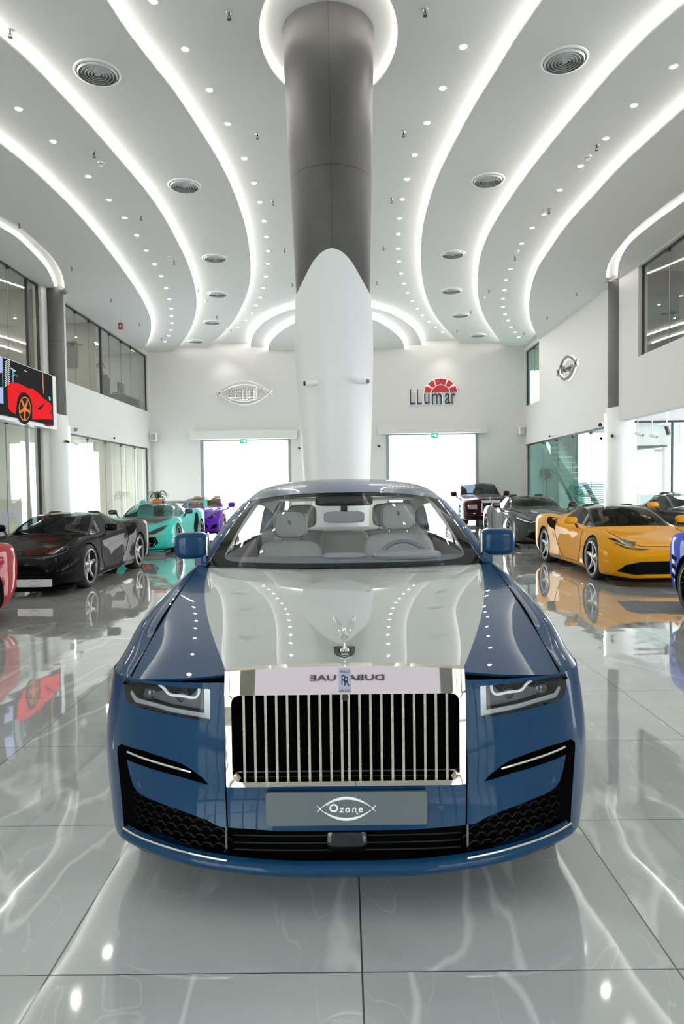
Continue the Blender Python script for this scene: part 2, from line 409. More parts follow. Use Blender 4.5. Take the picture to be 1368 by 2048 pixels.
# glazed street front behind the camera
FRONT = [(-7.6, -4.7, 0.1, 3.3), (-4.5, -2.2, 0.1, 3.3), (2.3, 4.8, 0.1, 7.2), (5.0, 7.5, 0.1, 7.2), (-7.6, -4.7, 3.6, 7.2), (-4.5, -2.2, 3.6, 7.2)]
struct(wall_cells('y', YF - 0.3, YF, XL - 0.25, XR + 0.25, 0, ZC, FRONT).build('wall_front', mat('front_wall_grey', (0.30, 0.30, 0.30), 0.8, noise=0.05), smooth=0, weld=1e-4, fixn=True))
fw = MB()
for (a0, a1, z0, z1) in FRONT: fw.b2(a0, a1, YF - 0.17, YF - 0.15, z0, z1)
fw = struct(fw.build('window_front', M_glass, smooth=0))
fm = MB()
for (a0, a1, z0, z1) in FRONT:
    for x in np.arange(a0, a1 + .01, (a1 - a0) / 3): fm.b2(x - .03, x + .03, YF - .2, YF - .1, z0, z1)
    for z in np.arange(z0, z1 + .01, (z1 - z0) / max(1, round((z1 - z0) / 1.8))): fm.b2(a0, a1, YF - .2, YF - .1, z - .03, z + .03)
fm.build('window_frame', mat('window_frame_black', (0.03, 0.03, 0.032), 0.4), fw, 0)
blk = MB().b2(1, 26, -34, -30, -.22, 7.5); blk.b2(4, 14, -30, -28.5, -.22, 4.2); struct(blk.build('building_outside', mat('street_building', (.45, .42, .38), .8, noise=.3, nscale=.6), smooth=0))

# ------------------------------------------------------------------ glazing of the side walls
def glazing(name, X, y0, y1, z0, z1, muls, g, fr=0.05, side=1):
    p = MB().b2(X - 0.006, X + 0.006, y0, y1, z0, z1); o = struct(p.build(name, g, smooth=0))
    f = MB()
    f.b2(X - 0.03, X + 0.03, y0, y1, z1 - fr, z1); f.b2(X - 0.03, X + 0.03, y0, y1, z0, z0 + fr * .6)
    f.b2(X - 0.03, X + 0.03, y0, y0 + fr, z0, z1); f.b2(X - 0.03, X + 0.03, y1 - fr, y1, z0, z1)
    f.build('window_frame', M_frame, o, 0)
    if muls:
        g2 = MB()
        for k in muls: g2.b2(X - 0.009, X + 0.009, k - 0.008, k + 0.008, z0, z1)
        g2.build('glass_joint', mat('silicone_joint', (0.22, 0.26, 0.24), 0.4), o, 0)
        c = MB()
        for k in muls: c.b2(X + (0.01 if side > 0 else -0.05), X + (0.05 if side > 0 else -0.01), k - 0.05, k + 0.05, z1 - 0.12, z1 - 0.04)
        c.build('glass_clamp', M_black, o, 0)
    return o
GX = XL - 0.12
w1 = glazing('window_1', GX, 21.1, 29.85, 4.93, 7.36, [22.1, 23.3, 25.3, 26.6, 27.8], M_glass)
mp = MB().b2(GX - 0.04, GX + 0.04, 24.35, 24.43, 4.93, 7.36); mp.build('window_post', M_frame, w1, 0)
w2 = glazing('window_2', GX, 6.0, 19.45, 4.93, 7.40, [7.5, 9, 10.5, 12, 13.5, 15, 16.4, 17.7], M_glass)
MB().b2(GX - 0.04, GX + 0.04, 18.75, 18.86, 4.93, 7.40).build('window_post', M_frame, w2, 0)
glazing('window_3', GX, 21.25, 29.75, 0.0, 3.35, [22.9, 24.6, 26.3, 28.0], M_glass)
w4 = glazing('window_4', GX, 6.0, 19.3, 0.0, 3.40, [7.5, 9, 10.5, 12, 13.5, 15, 16.2, 17.4], M_glass)
MB().b2(GX - 0.05, GX + 0.05, 18.55, 18.64, 0, 3.4).build('window_post', M_steel, w4, 0)
GR = XR + 0.12
glazing('window_5', GR, 27.7, 29.9, 4.95, 7.33, [28.8], M_greenglass, side=-1)
glazing('window_6', GR, 5.0, 18.4, 4.95, 7.33, [6.5, 8, 9.5, 11, 12.5, 14, 15.4, 16.9], M_glass, side=-1)
w7 = glazing('window_7', GR, 20.75, 29.8, 0.0, 3.30, [22.2, 24.0, 25.8, 27.6], M_greenglass, side=-1)

# ------------------------------------------------------------------ roller-shutter doors in the back wall
for k, (D, zt) in enumerate(((D1, 3.70), (D2, 3.84))):
    d = MB().b2(D[0] - 0.36, D[1] + 0.30, YB - 0.42, YB - 0.005, zt, zt + 0.36)
    dob = struct(d.build('door_%d' % (k + 1), M_wall, smooth=0))
    tr = MB()
    for x in (D[0] + 0.07, D[1] - 0.07): tr.b2(x - 0.07, x + 0.07, YB + 0.02, YB + 0.14, 0, zt)
    tr.b2(D[0], D[1], YB + 0.03, YB + 0.16, zt - 0.05, zt)
    tr.build('guide_rail', mat('shutter_rail', (0.28, 0.29, 0.30), 0.45, 0.4), dob, 0)

# ------------------------------------------------------------------ ceiling: stepped curved tiers with light coves
Z0, Z1, Z2, Z3 = 7.86, 7.70, 7.54, 7.39
def plan(px, z, yend=YB): return [atz(x, y, z) for x, y in px]
H2 = lambda L: [(a / 2, b / 2) for a, b in L]
R2 = lambda L: [(684 + a / 2, b / 2) for a, b in L]
L1 = H2([(430, 5), (520, 140), (610, 255), (700, 370), (780, 490), (850, 600), (910, 710), (955, 820), (985, 920), (1000, 1020), (1003, 1090), (995, 1150), (970, 1220), (930, 1290), (880, 1345), (820, 1395)])
L2 = H2([(0, 150), (100, 235), (200, 335), (300, 440), (400, 550), (500, 665), (580, 760), (650, 860), (700, 950), (740, 1030), (770, 1110), (785, 1180), (785, 1240), (765, 1310), (725, 1375), (690, 1408)])
L3 = H2([(0, 575), (100, 655), (200, 745), (300, 845), (400, 960), (480, 1065), (540, 1150), (590, 1240), (605, 1290), (600, 1340), (580, 1385), (560, 1405)])
R1_ = R2([(800, 5), (700, 150), (600, 310), (520, 440), (450, 570), (390, 690), (350, 800), (325, 900), (315, 1000), (317, 1080), (330, 1160), (360, 1240), (410, 1310), (465, 1365), (500, 1390)])
R2_ = R2([(1368, 20), (1250, 120), (1100, 270), (960, 430), (850, 560), (740, 700), (650, 830), (590, 930), (555, 1020), (543, 1100), (545, 1190), (565, 1260), (600, 1320), (640, 1370), (665, 1392)])
R3_ = R2([(1368, 435), (1250, 540), (1120, 660), (1000, 790), (900, 900), (830, 1000), (780, 1080), (755, 1160), (748, 1240), (760, 1300), (785, 1350)])
def plan_curve(px, z, side):
    P = plan(px, z); P = [Vector((p.x, p.y)) for p in P]
    P = [p for p in P if p.y < YB + 0.6]
    a, b = P[0], P[1]; d = (a - b).normalized(); d0 = d.copy()
    # carry the curve on behind the camera, slowly straightening towards the room's axis
    pre = []; q = a.copy(); bend = side * 0.035
    while q.y > YF and len(pre) < 60:
        d = (Matrix.Rotation(bend, 2) @ d); q = q + d * 0.5; pre.append(q.copy())
    l = P[-1]; k = P[-2]
    P = pre[::-1] + P + [l + (l - k).normalized() * 0.5]
    C3 = crom([(p.x, p.y, 0) for p in P], 0, 5)
    keep = [Vector((p[0], p[1])) for p in C3 if abs(p[0]) < 11]
    return keep
def normals2(P):
    N = []
    for i in range(len(P)):
        t = (P[min(i + 1, len(P) - 1)] - P[max(i - 1, 0)]).normalized(); N.append(Vector((t.y, -t.x)))   # to the right of travel
    return N
def tier(P, z, side, name, lip=0.03, wallx=None, cove=0.17, gap=0.115, outer=None):
    """slab on the outer side of curve P (side -1: left of it) + lip + hidden LED ribbon"""
    N = normals2(P); sgn = -side    # inner direction is towards the room axis
    mb = MB()
    W_ = outer if outer else [Vector((wallx, p.y)) for p in P]
    z3 = lambda p, h: (p.x, p.y, h)
    mb.grid([[z3(p, z) for p in P], [z3(p, z) for p in W_]])
    mb.grid([[z3(p, z) for p in P], [z3(p, z + lip) for p in P]])
    Q = [p - n * sgn * (cove + 0.03) * (1 if side < 0 else 1) for p, n in zip(P, N)] if side > 0 else [p + n * (-1) * (cove + 0.03) for p, n in zip(P, N)]
    inw = [Vector((1 if side < 0 else -1, 0)) for _ in P]
    Q = [p - (n if n.dot(i) > 0 else -n) * (cove + 0.03) for p, n, i in zip(P, N, inw)]
    mb.grid([[z3(p, z + lip) for p in P], [z3(q, z + lip) for q in Q]])
    o = struct(mb.build(name, M_ceil, smooth=40))
    E_ = [p - (n if n.dot(i) > 0 else -n) * cove for p, n, i in zip(P, N, inw)]
    E_ = [q for q in E_ if -5.0 < q.y < 29.45]
    led = MB().grid([[z3(q, z + lip + 0.004) for q in E_], [z3(q, z + lip + gap) for q in E_]])
    led.build('light_strip', M_led, o, 40)
    return o
CCX, CCY = -0.108, 9.87
_V, _F = cdt([(XL - 0.3, YF - 0.3), (XR + 0.3, YF - 0.3), (XR + 0.3, YB + 0.3), (XL - 0.3, YB + 0.3)], [[(CCX - 0.04 + 0.965 * math.cos(2 * PI * k / 48), CCY + 1.50 * math.sin(2 * PI * k / 48)) for k in range(48)]], sp=2.0)
_c = MB().add([(x, y, Z0) for x, y in _V], _F); _c.b2(XL - 0.3, XR + 0.3, YF - 0.3, YB + 0.3, ZC + 0.03, ZC + 0.13)
_el = lambda r, z, k: (CCX - 0.04 + r * math.cos(2 * PI * k / 64), CCY + (r + 0.535) * math.sin(2 * PI * k / 64), z)
_c.grid([[_el(r, z, k) for k in range(64)] for r, z in ((0.965, Z0), (0.965, Z0 + 0.03), (1.13, Z0 + 0.03))], True)
_c = struct(_c.build('ceiling', M_ceil, smooth=0))
MB().grid([[_el(1.09, z, k) for k in range(64)] for z in (Z0 + 0.034, Z0 + 0.12)], True).build('light_strip', M_led, _c, 40)
tier(plan_curve(L1, Z1, -1), Z1, -1, 'ceiling_1', wallx=XL - 0.2)
tier(plan_curve(R1_, Z1, 1), Z1, 1, 'ceiling_2', wallx=XR + 0.2)
tier(plan_curve(L2, Z2, -1), Z2, -1, 'ceiling_3', wallx=XL - 0.2)
tier(plan_curve(R2_, Z2, 1), Z2, 1, 'ceiling_4', wallx=XR + 0.2)
# outermost tier with a lit slot that runs into each side column
def slot_tier(C, z, side, slot_px_in, slot_px_out, name, wallx, yend):
    a = plan_curve(C, z, side); inn = [Vector((p.x, p.y)) for p in plan(slot_px_in, z)]; ou = [Vector((p.x, p.y)) for p in plan(slot_px_out, z)]
    def ext(P):
        d = (P[0] - P[1]).normalized(); pre = [P[0] + d * k for k in (4, 8)]; pre = [p for p in pre if p.y > YF]
        C3 = crom([(p.x, p.y, 0) for p in pre[::-1] + P], 0, 6); return [Vector((p[0], p[1])) for p in C3]
    inn, ou = ext(inn), ext(ou)
    xi = lambda y: float(np.interp(y, [p.y for p in inn], [p.x for p in inn])) if y < yend else wallx
    W_ = [Vector((min(max(xi(p.y), -12), 12), p.y)) for p in a]
    ys = [p.y for p in a]
    o = tier(a, z, side, name, wallx=wallx, outer=W_)
    z3 = lambda p, h: (p.x, p.y, h)
    s = MB()
    m = min(len(inn), len(ou))
    s.grid([[z3(p, z) for p in ou], [(wallx, p.y, z) for p in ou]])
    s.grid([[z3(p, z) for p in ou], [z3(p, z + 0.04) for p in ou]]); s.grid([[z3(p, z) for p in inn], [z3(p, z + 0.04) for p in inn]])
    s.build('ceiling_step', M_ceil, o, 40)
    top = MB().grid([[z3(p, z + 0.09) for p in inn], [z3(p, z + 0.09) for p in ou]]); top.build('slot_top', M_ceil, o, 40)
    sh = (0.03 if side < 0 else -0.03)
    led = MB().grid([[(p.x - sh, p.y, z + 0.045) for p in ou], [(p.x - sh, p.y, z + 0.088) for p in ou]]); led.grid([[(p.x + sh, p.y, z + 0.045) for p in inn], [(p.x + sh, p.y, z + 0.088) for p in inn]])
    led.build('light_strip', M_led, o, 40)
slot_tier(L3, Z3, -1, H2([(0, 865), (70, 905), (150, 970), (210, 1030), (245, 1090), (258, 1150), (258, 1165)]), H2([(0, 908), (60, 945), (130, 1010), (180, 1065), (205, 1110), (218, 1150), (218, 1165)]), 'ceiling_5', XL - 0.2, 20.6)
slot_tier(R3_, Z3, 1, R2([(1368, 765), (1280, 830), (1180, 910), (1100, 1000), (1065, 1060), (1058, 1120), (1060, 1132)]), R2([(1368, 805), (1250, 890), (1150, 975), (1112, 1040), (1102, 1100), (1102, 1115)]), 'ceiling_6', XR + 0.2, 20.4)
# two dropped arcs in the middle of the far end
S2 = lambda L, s, x0, y0: [(x0 + a / s, y0 + b / s) for a, b in L]
A1 = S2([(412, 470), (412, 450), (418, 400), (440, 340), (500, 270), (580, 225), (650, 198), (710, 182), (800, 160), (950, 146)], 3.181, 370, 560)
A1r = S2([(0, 178), (95, 205), (200, 235), (300, 285), (380, 345), (420, 400), (440, 450), (448, 490), (449, 505)], 3.6, 720, 560)
A2 = S2([(523, 480), (525, 465), (530, 425), (560, 375), (620, 320), (710, 272), (800, 248), (950, 236)], 3.181, 370, 560)
A2r = S2([(0, 258), (100, 290), (180, 330), (260, 390), (310, 450), (325, 510), (326, 525)], 3.6, 720, 560)
def arc_tier(px, z, name):
    P = [Vector((p.x, p.y)) for p in plan(px, z)]
    P[0].y = P[-1].y = YB + 0.1
    P = [Vector((p[0], p[1])) for p in crom([(p.x, p.y, 0) for p in P], 0, 6)]
    n = len(P); z3 = lambda p, h: (p.x, p.y, h); mb = MB()
    mb.grid([[z3(p, z) for p in P], [(p.x, YB + 0.1, z) for p in P]])
    mb.grid([[z3(p, z) for p in P], [z3(p, z + 0.03) for p in P]])
    c = Vector((sum(p.x for p in P) / n, YB + 0.5)); Q = [p + (c - p).normalized() * 0.13 for p in P]; E_ = [p + (c - p).normalized() * 0.10 for p in P]
    mb.grid([[z3(p, z + 0.03) for p in P], [z3(p, z + 0.03) for p in Q]])
    o = struct(mb.build(name, M_ceil, smooth=40))
    MB().grid([[z3(p, z + 0.034) for p in E_], [z3(p, z + 0.125) for p in E_]]).build('light_strip', M_led, o, 40)
arc_tier(A1 + A1r, Z1, 'ceiling_7'); arc_tier(A2 + A2r, Z2, 'ceiling_8')

# ------------------------------------------------------------------ rooms behind the side glass
bh = lambda name, mb, m: struct(mb.build(name, m, smooth=0))
# lower left: passage with bright shutters to the street and a beige panelled end
bh('wall_passage', wall_cells('x', -10.75, -10.5, 4.0, 30.3, 0, 4.6, [(22.1, 29.2, 0.0, 3.2), (6.0, 9.0, 0.0, 3.2)]), M_beige)
bh('ceiling_passage', MB().b2(-10.75, XL - 0.25, 4.0, 30.3, 3.75, 4.5), M_ceil)
pe = MB().b2(-10.5, XL - 0.25, 30.0, 30.2, 0, 3.75)
ob_ = bh('wall_end', pe, M_beige)
st = MB()
for x in (-10.2, -9.65, -9.15, -8.85): st.b2(x - 0.02, x + 0.02, 29.96, 30.0, 0, 3.6)
st.build('wall_strip', M_white, ob_, 0)
# upper left: glazed offices
bh('wall_office', MB().b2(-12.2, -12.0, 4.0, 30.3, 4.6, 7.8), M_offwall)
bh('floor_office', MB().b2(-12.0, XL - 0.25, 4.0, 30.3, 4.55, 4.7), mat('office_floor', (0.35, 0.33, 0.30), 0.5, noise=0.1))
bh('ceiling_office', MB().b2(-12.0, XL - 0.25, 4.0, 30.3, 7.5, 7.6), M_ceil)
bh('wall_office_end', MB().b2(-12.0, XL - 0.25, 30.05, 30.3, 4.6, 7.6), M_offwall)
par = MB()
for y in (24.4, 20.3): par.b2(-12.0, XL - 0.3, y - 0.05, y + 0.05, 4.7, 7.5)
bh('wall_partition', par, mat('tan_panel', (.42, .36, .29), .7, noise=.12, nscale=4))
# upper right office
bh('wall_office_right', MB().b2(11.0, 11.2, 3.0, 30.3, 4.4, 7.8), mat('brown_wall', (0.30, 0.24, 0.19), 0.7, noise=0.1, nscale=3))
bh('floor_office_right', MB().b2(XR + 0.25, 11.2, 3.0, 27.2, 4.4, 4.7), M_offwall)
bh('ceiling_office_right', MB().b2(XR + 0.25, 11.0, 3.0, 30.3, 7.55, 7.65), M_ceil)
bh('wall_office_far', wall_cells('y', 30.05, 30.3, XR + 0.25, 11.0, 4.4, 7.8, [(XR + 0.3, 10.5, 4.6, 6.55)]), M_wall)
bh('wall_office_near', MB().b2(XR + 0.25, 11.0, 19.6, 19.8, 4.4, 7.6), mat('brown_wall'))
dr = MB().b2(8.55, 9.5, 19.5, 19.6, 4.7, 6.9); bh('door_3', dr, mat('dark_door', (0.09, 0.085, 0.08), 0.4))
# lower right: stair hall behind green glass, and the lobby
bh('wall_stair', wall_cells('x', 9.7, 9.9, 20.2, 31.2, 0, 4.4, [(21.0, 28.4, 0.1, 3.25)]), M_wall)
bh('wall_stair_end', MB().b2(XR + 0.25, 9.9, 31.0, 31.2, 0, 4.4), mat('teal_wall', (0.30, 0.42, 0.40), 0.6))
bh('ceiling_stair', MB().b2(XR + 0.25, 9.9, 20.2, 31.2, 4.2, 4.4), M_ceil)
sl = MB()
for k in range(45): sl.b2(9.66, 9.69, 21.0, 28.4, 0.12 + k * 0.07, 0.135 + k * 0.07 + 0.022)
tag(sl.build('window_blind', M_white, smooth=0), 'white horizontal blind over the bright window behind the stair hall glass', 'blind')
bh('ceiling_lobby', MB().b2(XR + 0.25, 14.5, 3.0, 20.2, 3.75, 3.9), M_ceil)
lob = wall_cells('y', 20.0, 20.2, XR + 0.25, 14.5, 0, 4.4, [(8.5, 9.35, 0.0, 2.62), (9.75, 10.9, 0.0, 3.3), (11.6, 14.0, 0.0, 3.3)]); bh('wall_lobby', lob, M_white)
bh('wall_lobby_side', wall_cells('x', 14.5, 14.7, 3.0, 20.2, 0, 4.4, [(5, 18, 0.2, 3.2)]), M_white)
w8 = bh('window_8', MB().b2(XR + 0.25, 11.5, 19.72, 19.74, 0, 3.36), M_glass)
MB().b2(XR + 0.25, 11.5, 19.66, 19.72, 3.30, 3.36).build('top_rail', M_black, w8, 0)
for x in (9.42, 10.6): MB().b2(x - .02, x + .02, 19.69, 19.75, 0, 3.3).build('window_post', M_frame, w8, 0)
d4 = bh('door_4', MB().b2(8.5, 9.35, 20.08, 20.10, 0, 2.58), M_glass)
MB().b2(8.46, 9.39, 19.96, 20.0, 2.60, 2.66).build('door_head', M_frame, d4, 0); MB().b2(9.08, 9.30, 20.02, 20.07, 2.48, 2.56).build('door_closer', M_black, d4, 0); MB().b2(8.60, 8.63, 20.03, 20.07, 0.9, 1.6).build('door_handle', M_steel, d4, 0)
bk = MB().b2(8.3, 9.6, 21.2, 21.25, 0, 3.6); bh('wall_lobby_back', bk, M_white)

# lamps added to brighten rooms behind the glass; the right-edge lobby lamp exists
M_lamp = mat('fill_and_lobby_lamp', (1, 1, 1), emit=16, ecol=(1, 0.97, 0.92))
def room_lamp(x, y, z, sx, sy, label):
    t = thing('lobby_or_fill_lamp', label, 'lamp', (x, y, z)); MB().b2(-sx / 2 - .04, sx / 2 + .04, -sy / 2 - .04, sy / 2 + .04, -.03, 0).build('frame', M_white, t, 0); MB().b2(-sx / 2, sx / 2, -sy / 2, sy / 2, -.036, -.031).build('diffuser', M_lamp, t, 0)
for x, y, lab in ((-10.2, 27.2, 'flat fill lamp added behind the far left upper window, near the corner'), (-10.2, 22.4, 'flat fill lamp added behind the far left upper window, near the column'), (-10.2, 17.5, 'flat fill lamp added behind the near left upper window'), (-10.2, 12.0, 'flat fill lamp added deep behind the near left upper window')): room_lamp(x, y, 7.5, .6, 1.6, lab)
for x, y, lab in ((-9.6, 27, 'fill lamp added in the passage behind the far left ground-floor glass'), (-9.6, 18, 'fill lamp added in the passage behind the near left ground-floor glass')): room_lamp(x, y, 3.75, .5, 1.2, lab)
room_lamp(9.6, 16.5, 7.55, .5, 1.4, 'fill lamp added behind the right upper window'); room_lamp(9.6, 28.8, 7.55, .5, 1.0, 'fill lamp added behind the small right corner window')
room_lamp(8.8, 26, 4.2, .5, 1.6, 'fill lamp added in the stair hall behind the green glass'); room_lamp(9.4, 17.6, 3.75, .9, 1.4, 'lobby ceiling lamp at the right edge'); room_lamp(12.0, 15.0, 3.75, .9, 1.8, 'fill lamp added in the lobby further to the side')

t = thing('entrance_sign', 'pale lavender entrance sign with dark lettering on the wall behind the camera', 'sign', (0.0, YF, 2.25))
MB().b2(-1.85, 1.85, 0.005, 0.06, -0.75, 0.75).build('panel', mat('sign_lavender', (0.70, 0.67, 0.82), 0.5, emit=0.45, ecol=(0.78, 0.75, 0.98)), t, 0)
_m = text_mb('DUBAI, UAE', 0.155, 0.02, 1.83, bold=0.004); _m.xf(Matrix.Translation((0, 0.07, 0)) @ Matrix.Rotation(PI, 4, 'Z') @ Matrix.Rotation(PI / 2, 4, 'X')); _m.build('lettering', mat('navy_letters', (0.01, 0.02, 0.05), 0.35), t, 0)
# ================================================================== COLUMNS
def column(name, label, cx, cy, prof_dark, prof_white, lean, notch, ztop):
    """tapering dark shaft; white sleeve whose top edge sweeps up to a peak on the side facing 'notch' angle"""
    t = thing(name, label, 'column', (cx, cy, 0)); n = 64
    ax = lambda z: lean * (z / ztop)
    sh = MB(); zs = [z for z, r in prof_dark]
    sh.grid([[(ax(z) + r * math.cos(2 * PI * j / n), r * math.sin(2 * PI * j / n), z) for j in range(n)] for z, r in prof_dark], True)
    s = sh.build('shaft', M_dark, t, 60)
    jm = MB()
    for zz in (5.90,):
        r = float(np.interp(zz, zs, [r for z, r in prof_dark]))
        if zz < ztop: jm.lathe([(r + 0.0015, zz - 0.004), (r + 0.0015, zz + 0.004)], (ax(zz), 0, 0), n)
    for a in (-PI / 2 + 0.02, PI / 2):
        jm.grid([[(ax(z) + (r + 0.0015) * math.cos(a + d), (r + 0.0015) * math.sin(a + d), z) for d in (-0.004, 0.004)] for z, r in prof_dark])
    jm.build('panel_joint', M_black, s, 0)
    # sleeve
    wz = [z for z, r in prof_white]; wr = [r for z, r in prof_white]; rows = []
    K = 26
    for k in range(K + 1):
        row = []
        for j in range(n):
            a = 2 * PI * j / n; top = notch(a); z = top * k / K; r = float(np.interp(z, wz, wr))
            row.append((ax(z) + r * math.cos(a), r * math.sin(a), z))
        rows.append(row)
    inner = [tuple(Vector(p) + (Vector((ax(p[2]), 0, p[2])) - Vector(p)).normalized() * 0.05) for p in rows[-1]]
    MB().grid(rows + [inner], True).build('sleeve', M_white, t, 50)
    return t
_nu = [0, .2, .43, .7, .9, 1.0]; _nz = [4.57, 4.54, 4.446, 4.256, 4.12, 4.07]
def notch_c(a): return 1.6 + (float(pchip(_nu, _nz, [abs(math.cos(a))])[0]) - 1.6) * (9.87 / 9.15)
KC = (9.87) / 9.15
def _sc(pr): return [(1.6 + (z - 1.6) * KC if z > .5 else z, r * KC) for z, r in pr]
d_prof = [(3.2, 0.472), (4.07, 0.487), (5.0, 0.515), (6.0, 0.552), (7.0, 0.582), (7.3, 0.590), (7.92, 0.60)]
w_prof = [(0.0, 0.40), (1.2, 0.432), (1.75, 0.448), (2.5, 0.487), (3.3, 0.517), (3.7, 0.519), (4.05, 0.505), (4.25, 0.508), (4.6, 0.518)]
column('column', 'huge tapering dark metal column with white sleeve standing behind the blue saloon', CCX, CCY, [(z, r) for z, r in _sc(d_prof) if z < 7.9] + [(7.97, .60 * KC)], _sc(w_prof), -0.048, notch_c, 7.92)
# the two slimmer columns against the side walls
def notch_s(sgn):
    # slanting cut: high towards the camera-left flank, low towards the room
    return lambda a: 3.75 + (4.75 - 3.75) * (0.5 - 0.5 * math.tanh(2.2 * sgn * math.cos(a + 0.35 * sgn)))
dp = [(3.0, 0.245), (7.43, 0.245)]; wp = [(0, 0.30), (3.4, 0.285), (5, 0.258)]
column('column', 'slim dark grey column on white sleeve by the left wall beside the video screen', XL + 0.13, 20.0, dp, wp, 0, notch_s(1), 7.43)
column('column', 'slim dark grey column on white sleeve by the right wall, far end of the lit slot', XR + 0.20, 20.0, [(3.0, 0.37), (7.43, 0.37)], [(0, 0.44), (3.4, 0.42), (5, 0.385)], 0, notch_s(-1), 7.43)

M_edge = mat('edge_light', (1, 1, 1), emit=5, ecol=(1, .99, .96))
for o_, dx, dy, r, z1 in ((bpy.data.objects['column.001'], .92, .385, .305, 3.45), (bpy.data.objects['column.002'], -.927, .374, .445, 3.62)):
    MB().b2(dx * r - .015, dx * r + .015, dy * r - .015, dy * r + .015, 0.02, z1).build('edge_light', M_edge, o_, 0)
# ================================================================== CEILING FITTINGS
class Grp: pass
def ceil_z(side, ring): return [Z0, Z1, Z2, Z3][ring]
def downlight():
    t = thing('downlight', '', 'downlight')
    MB().lathe([(0.040, -0.003), (0.044, -0.008), (0.056, -0.007), (0.060, 0.0)], n=20).build('bezel', M_white, t, 40)
    MB().lathe([(0.0, -0.003), (0.041, -0.003)], n=16).build('lens', M_down, t, 0)
    return t
def vent():
    t = thing('ceiling_vent', '', 'vent')
    MB().lathe([(0.30, -0.015), (0.308, -0.022), (0.33, -0.015), (0.338, 0)], n=40).build('flange', M_white, t, 40)
    b = MB()
    for k in range(6):
        r = 0.29 - k * 0.047; b.lathe([(r, -0.008), (r - 0.022, -0.045), (r - 0.026, -0.043), (r - 0.006, -0.004)], n=40)
    b.lathe([(0.0, -0.04), (0.03, -0.035), (0.035, -0.01)], n=20)
    b.build('louvre_rings', mat('vent_metal', (0.6, 0.6, 0.59), 0.45, 0.2), t, 40)
    MB().lathe([(0.0, -0.002), (0.30, -0.002)], n=30).build('duct', mat('duct_dark', (0.28, 0.28, 0.28), 0.8), t, 0)
    return t
def sprinkler():
    t = thing('sprinkler', '', 'sprinkler')
    MB().lathe([(0.0, -0.012), (0.035, -0.010), (0.042, 0)], n=16).build('rosette', M_steel, t, 40)
    b = MB(); b.cyl((0, 0, -0.01), (0, 0, -0.05), 0.011, n=10); b.tube([(-0.012, 0, -0.04), (-0.022, 0, -0.06), (0, 0, -0.085)], 0.004, 6); b.tube([(0.012, 0, -0.04), (0.022, 0, -0.06), (0, 0, -0.085)], 0.004, 6)
    b.build('nozzle', mat('dark_brass', (0.06, 0.055, 0.05), 0.4, 0.8), t, 40)
    MB().lathe([(0, -0.085), (0.03, -0.088), (0.03, -0.091), (0, -0.092)], n=14).build('deflector', mat('dark_brass'), t, 40)
    return t
def smoke_detector():
    t = thing('smoke_detector', '', 'smoke detector')
    MB().lathe([(0, -0.03), (0.05, -0.03), (0.06, -0.02), (0.065, 0)], n=20).build('base', M_white, t, 40)
    MB().lathe([(0, -0.068), (0.025, -0.066), (0.042, -0.052), (0.046, -0.034)], n=20).build('head', M_white, t, 40)
    MB().lathe([(0.043, -0.046), (0.0475, -0.046), (0.0475, -0.038), (0.043, -0.036)], n=20).build('sensor_slot', M_black, t, 40)
    return t
def spread(proto, pts, z, label, group):
    for i, p in enumerate(pts):
        o = proto() if not hasattr(proto, 'p') else copy_tree(proto.p)
        if not hasattr(proto, 'p'): proto.p = o
        q = atz(p[0], p[1], z(p) if callable(z) else z)
        o.location = (q.x, q.y, q.z - 0.0005); o['label'] = label(i); o['group'] = group
dA_L = [(307, 2), (371, 98.5), (419, 180), (455.5, 247.5), (489, 317), (508, 366), (519.5, 404), (528.5, 442), (533.5, 474), (536.5, 502), (536, 527), (532, 552.5), (526, 576), (520.5, 595), (512, 611), (503.5, 626), (492, 641), (476, 654)]
dB_L = [(37.5, 218), (106.5, 283), (176.5, 353), (218, 399.5), (249, 435.5), (273.5, 470.5), (292.5, 501), (309, 528), (322, 552), (332, 576), (339, 598.5), (342.5, 617), (343, 632), (344, 646), (342, 660), (337, 671.5), (330, 683)]
dA_R = [(926, 94), (885, 176.5), (854, 246), (829.5, 309.5), (814, 358), (804.5, 398), (799, 436.5), (796.5, 468), (796, 497), (798, 522.5), (802, 547), (808.5, 567), (815.5, 585.5), (825, 602), (835, 617), (845.5, 630.5), (858, 643), (871, 654), (885, 664)]
dB_R = [(1347, 133), (1268, 211), (1212, 277), (1161, 332), (1120, 380), (1088, 428.5), (1064, 455.5), (1043, 487), (1021, 538), (1012, 560), (1009, 580), (1006, 597), (1006, 613.5), (1010, 628.5), (1016, 641), (1022, 654), (1030, 664), (1038, 674)]
def near(i, n): return 'nearest the front' if i == 0 else ('nearest the back wall' if i == n - 1 else ORD[i] + ' from the front')
spread(downlight, dA_L, Z0, lambda i: 'recessed round downlight in the inner row left of the big column, ' + near(i, len(dA_L)), 'downlights left of the big column')
spread(downlight, dB_L, Z2, lambda i: 'recessed round downlight in the outer row near the left wall, ' + near(i, len(dB_L)), 'downlights of the outer left row')
spread(downlight, dA_R, Z0, lambda i: 'recessed round downlight in the inner row right of the big column, ' + near(i, len(dA_R)), 'downlights right of the big column')
spread(downlight, dB_R, Z2, lambda i: 'recessed round downlight in the outer row near the right wall, ' + near(i, len(dB_R)), 'downlights of the outer right row')
_proto = spread_proto = downlight.p
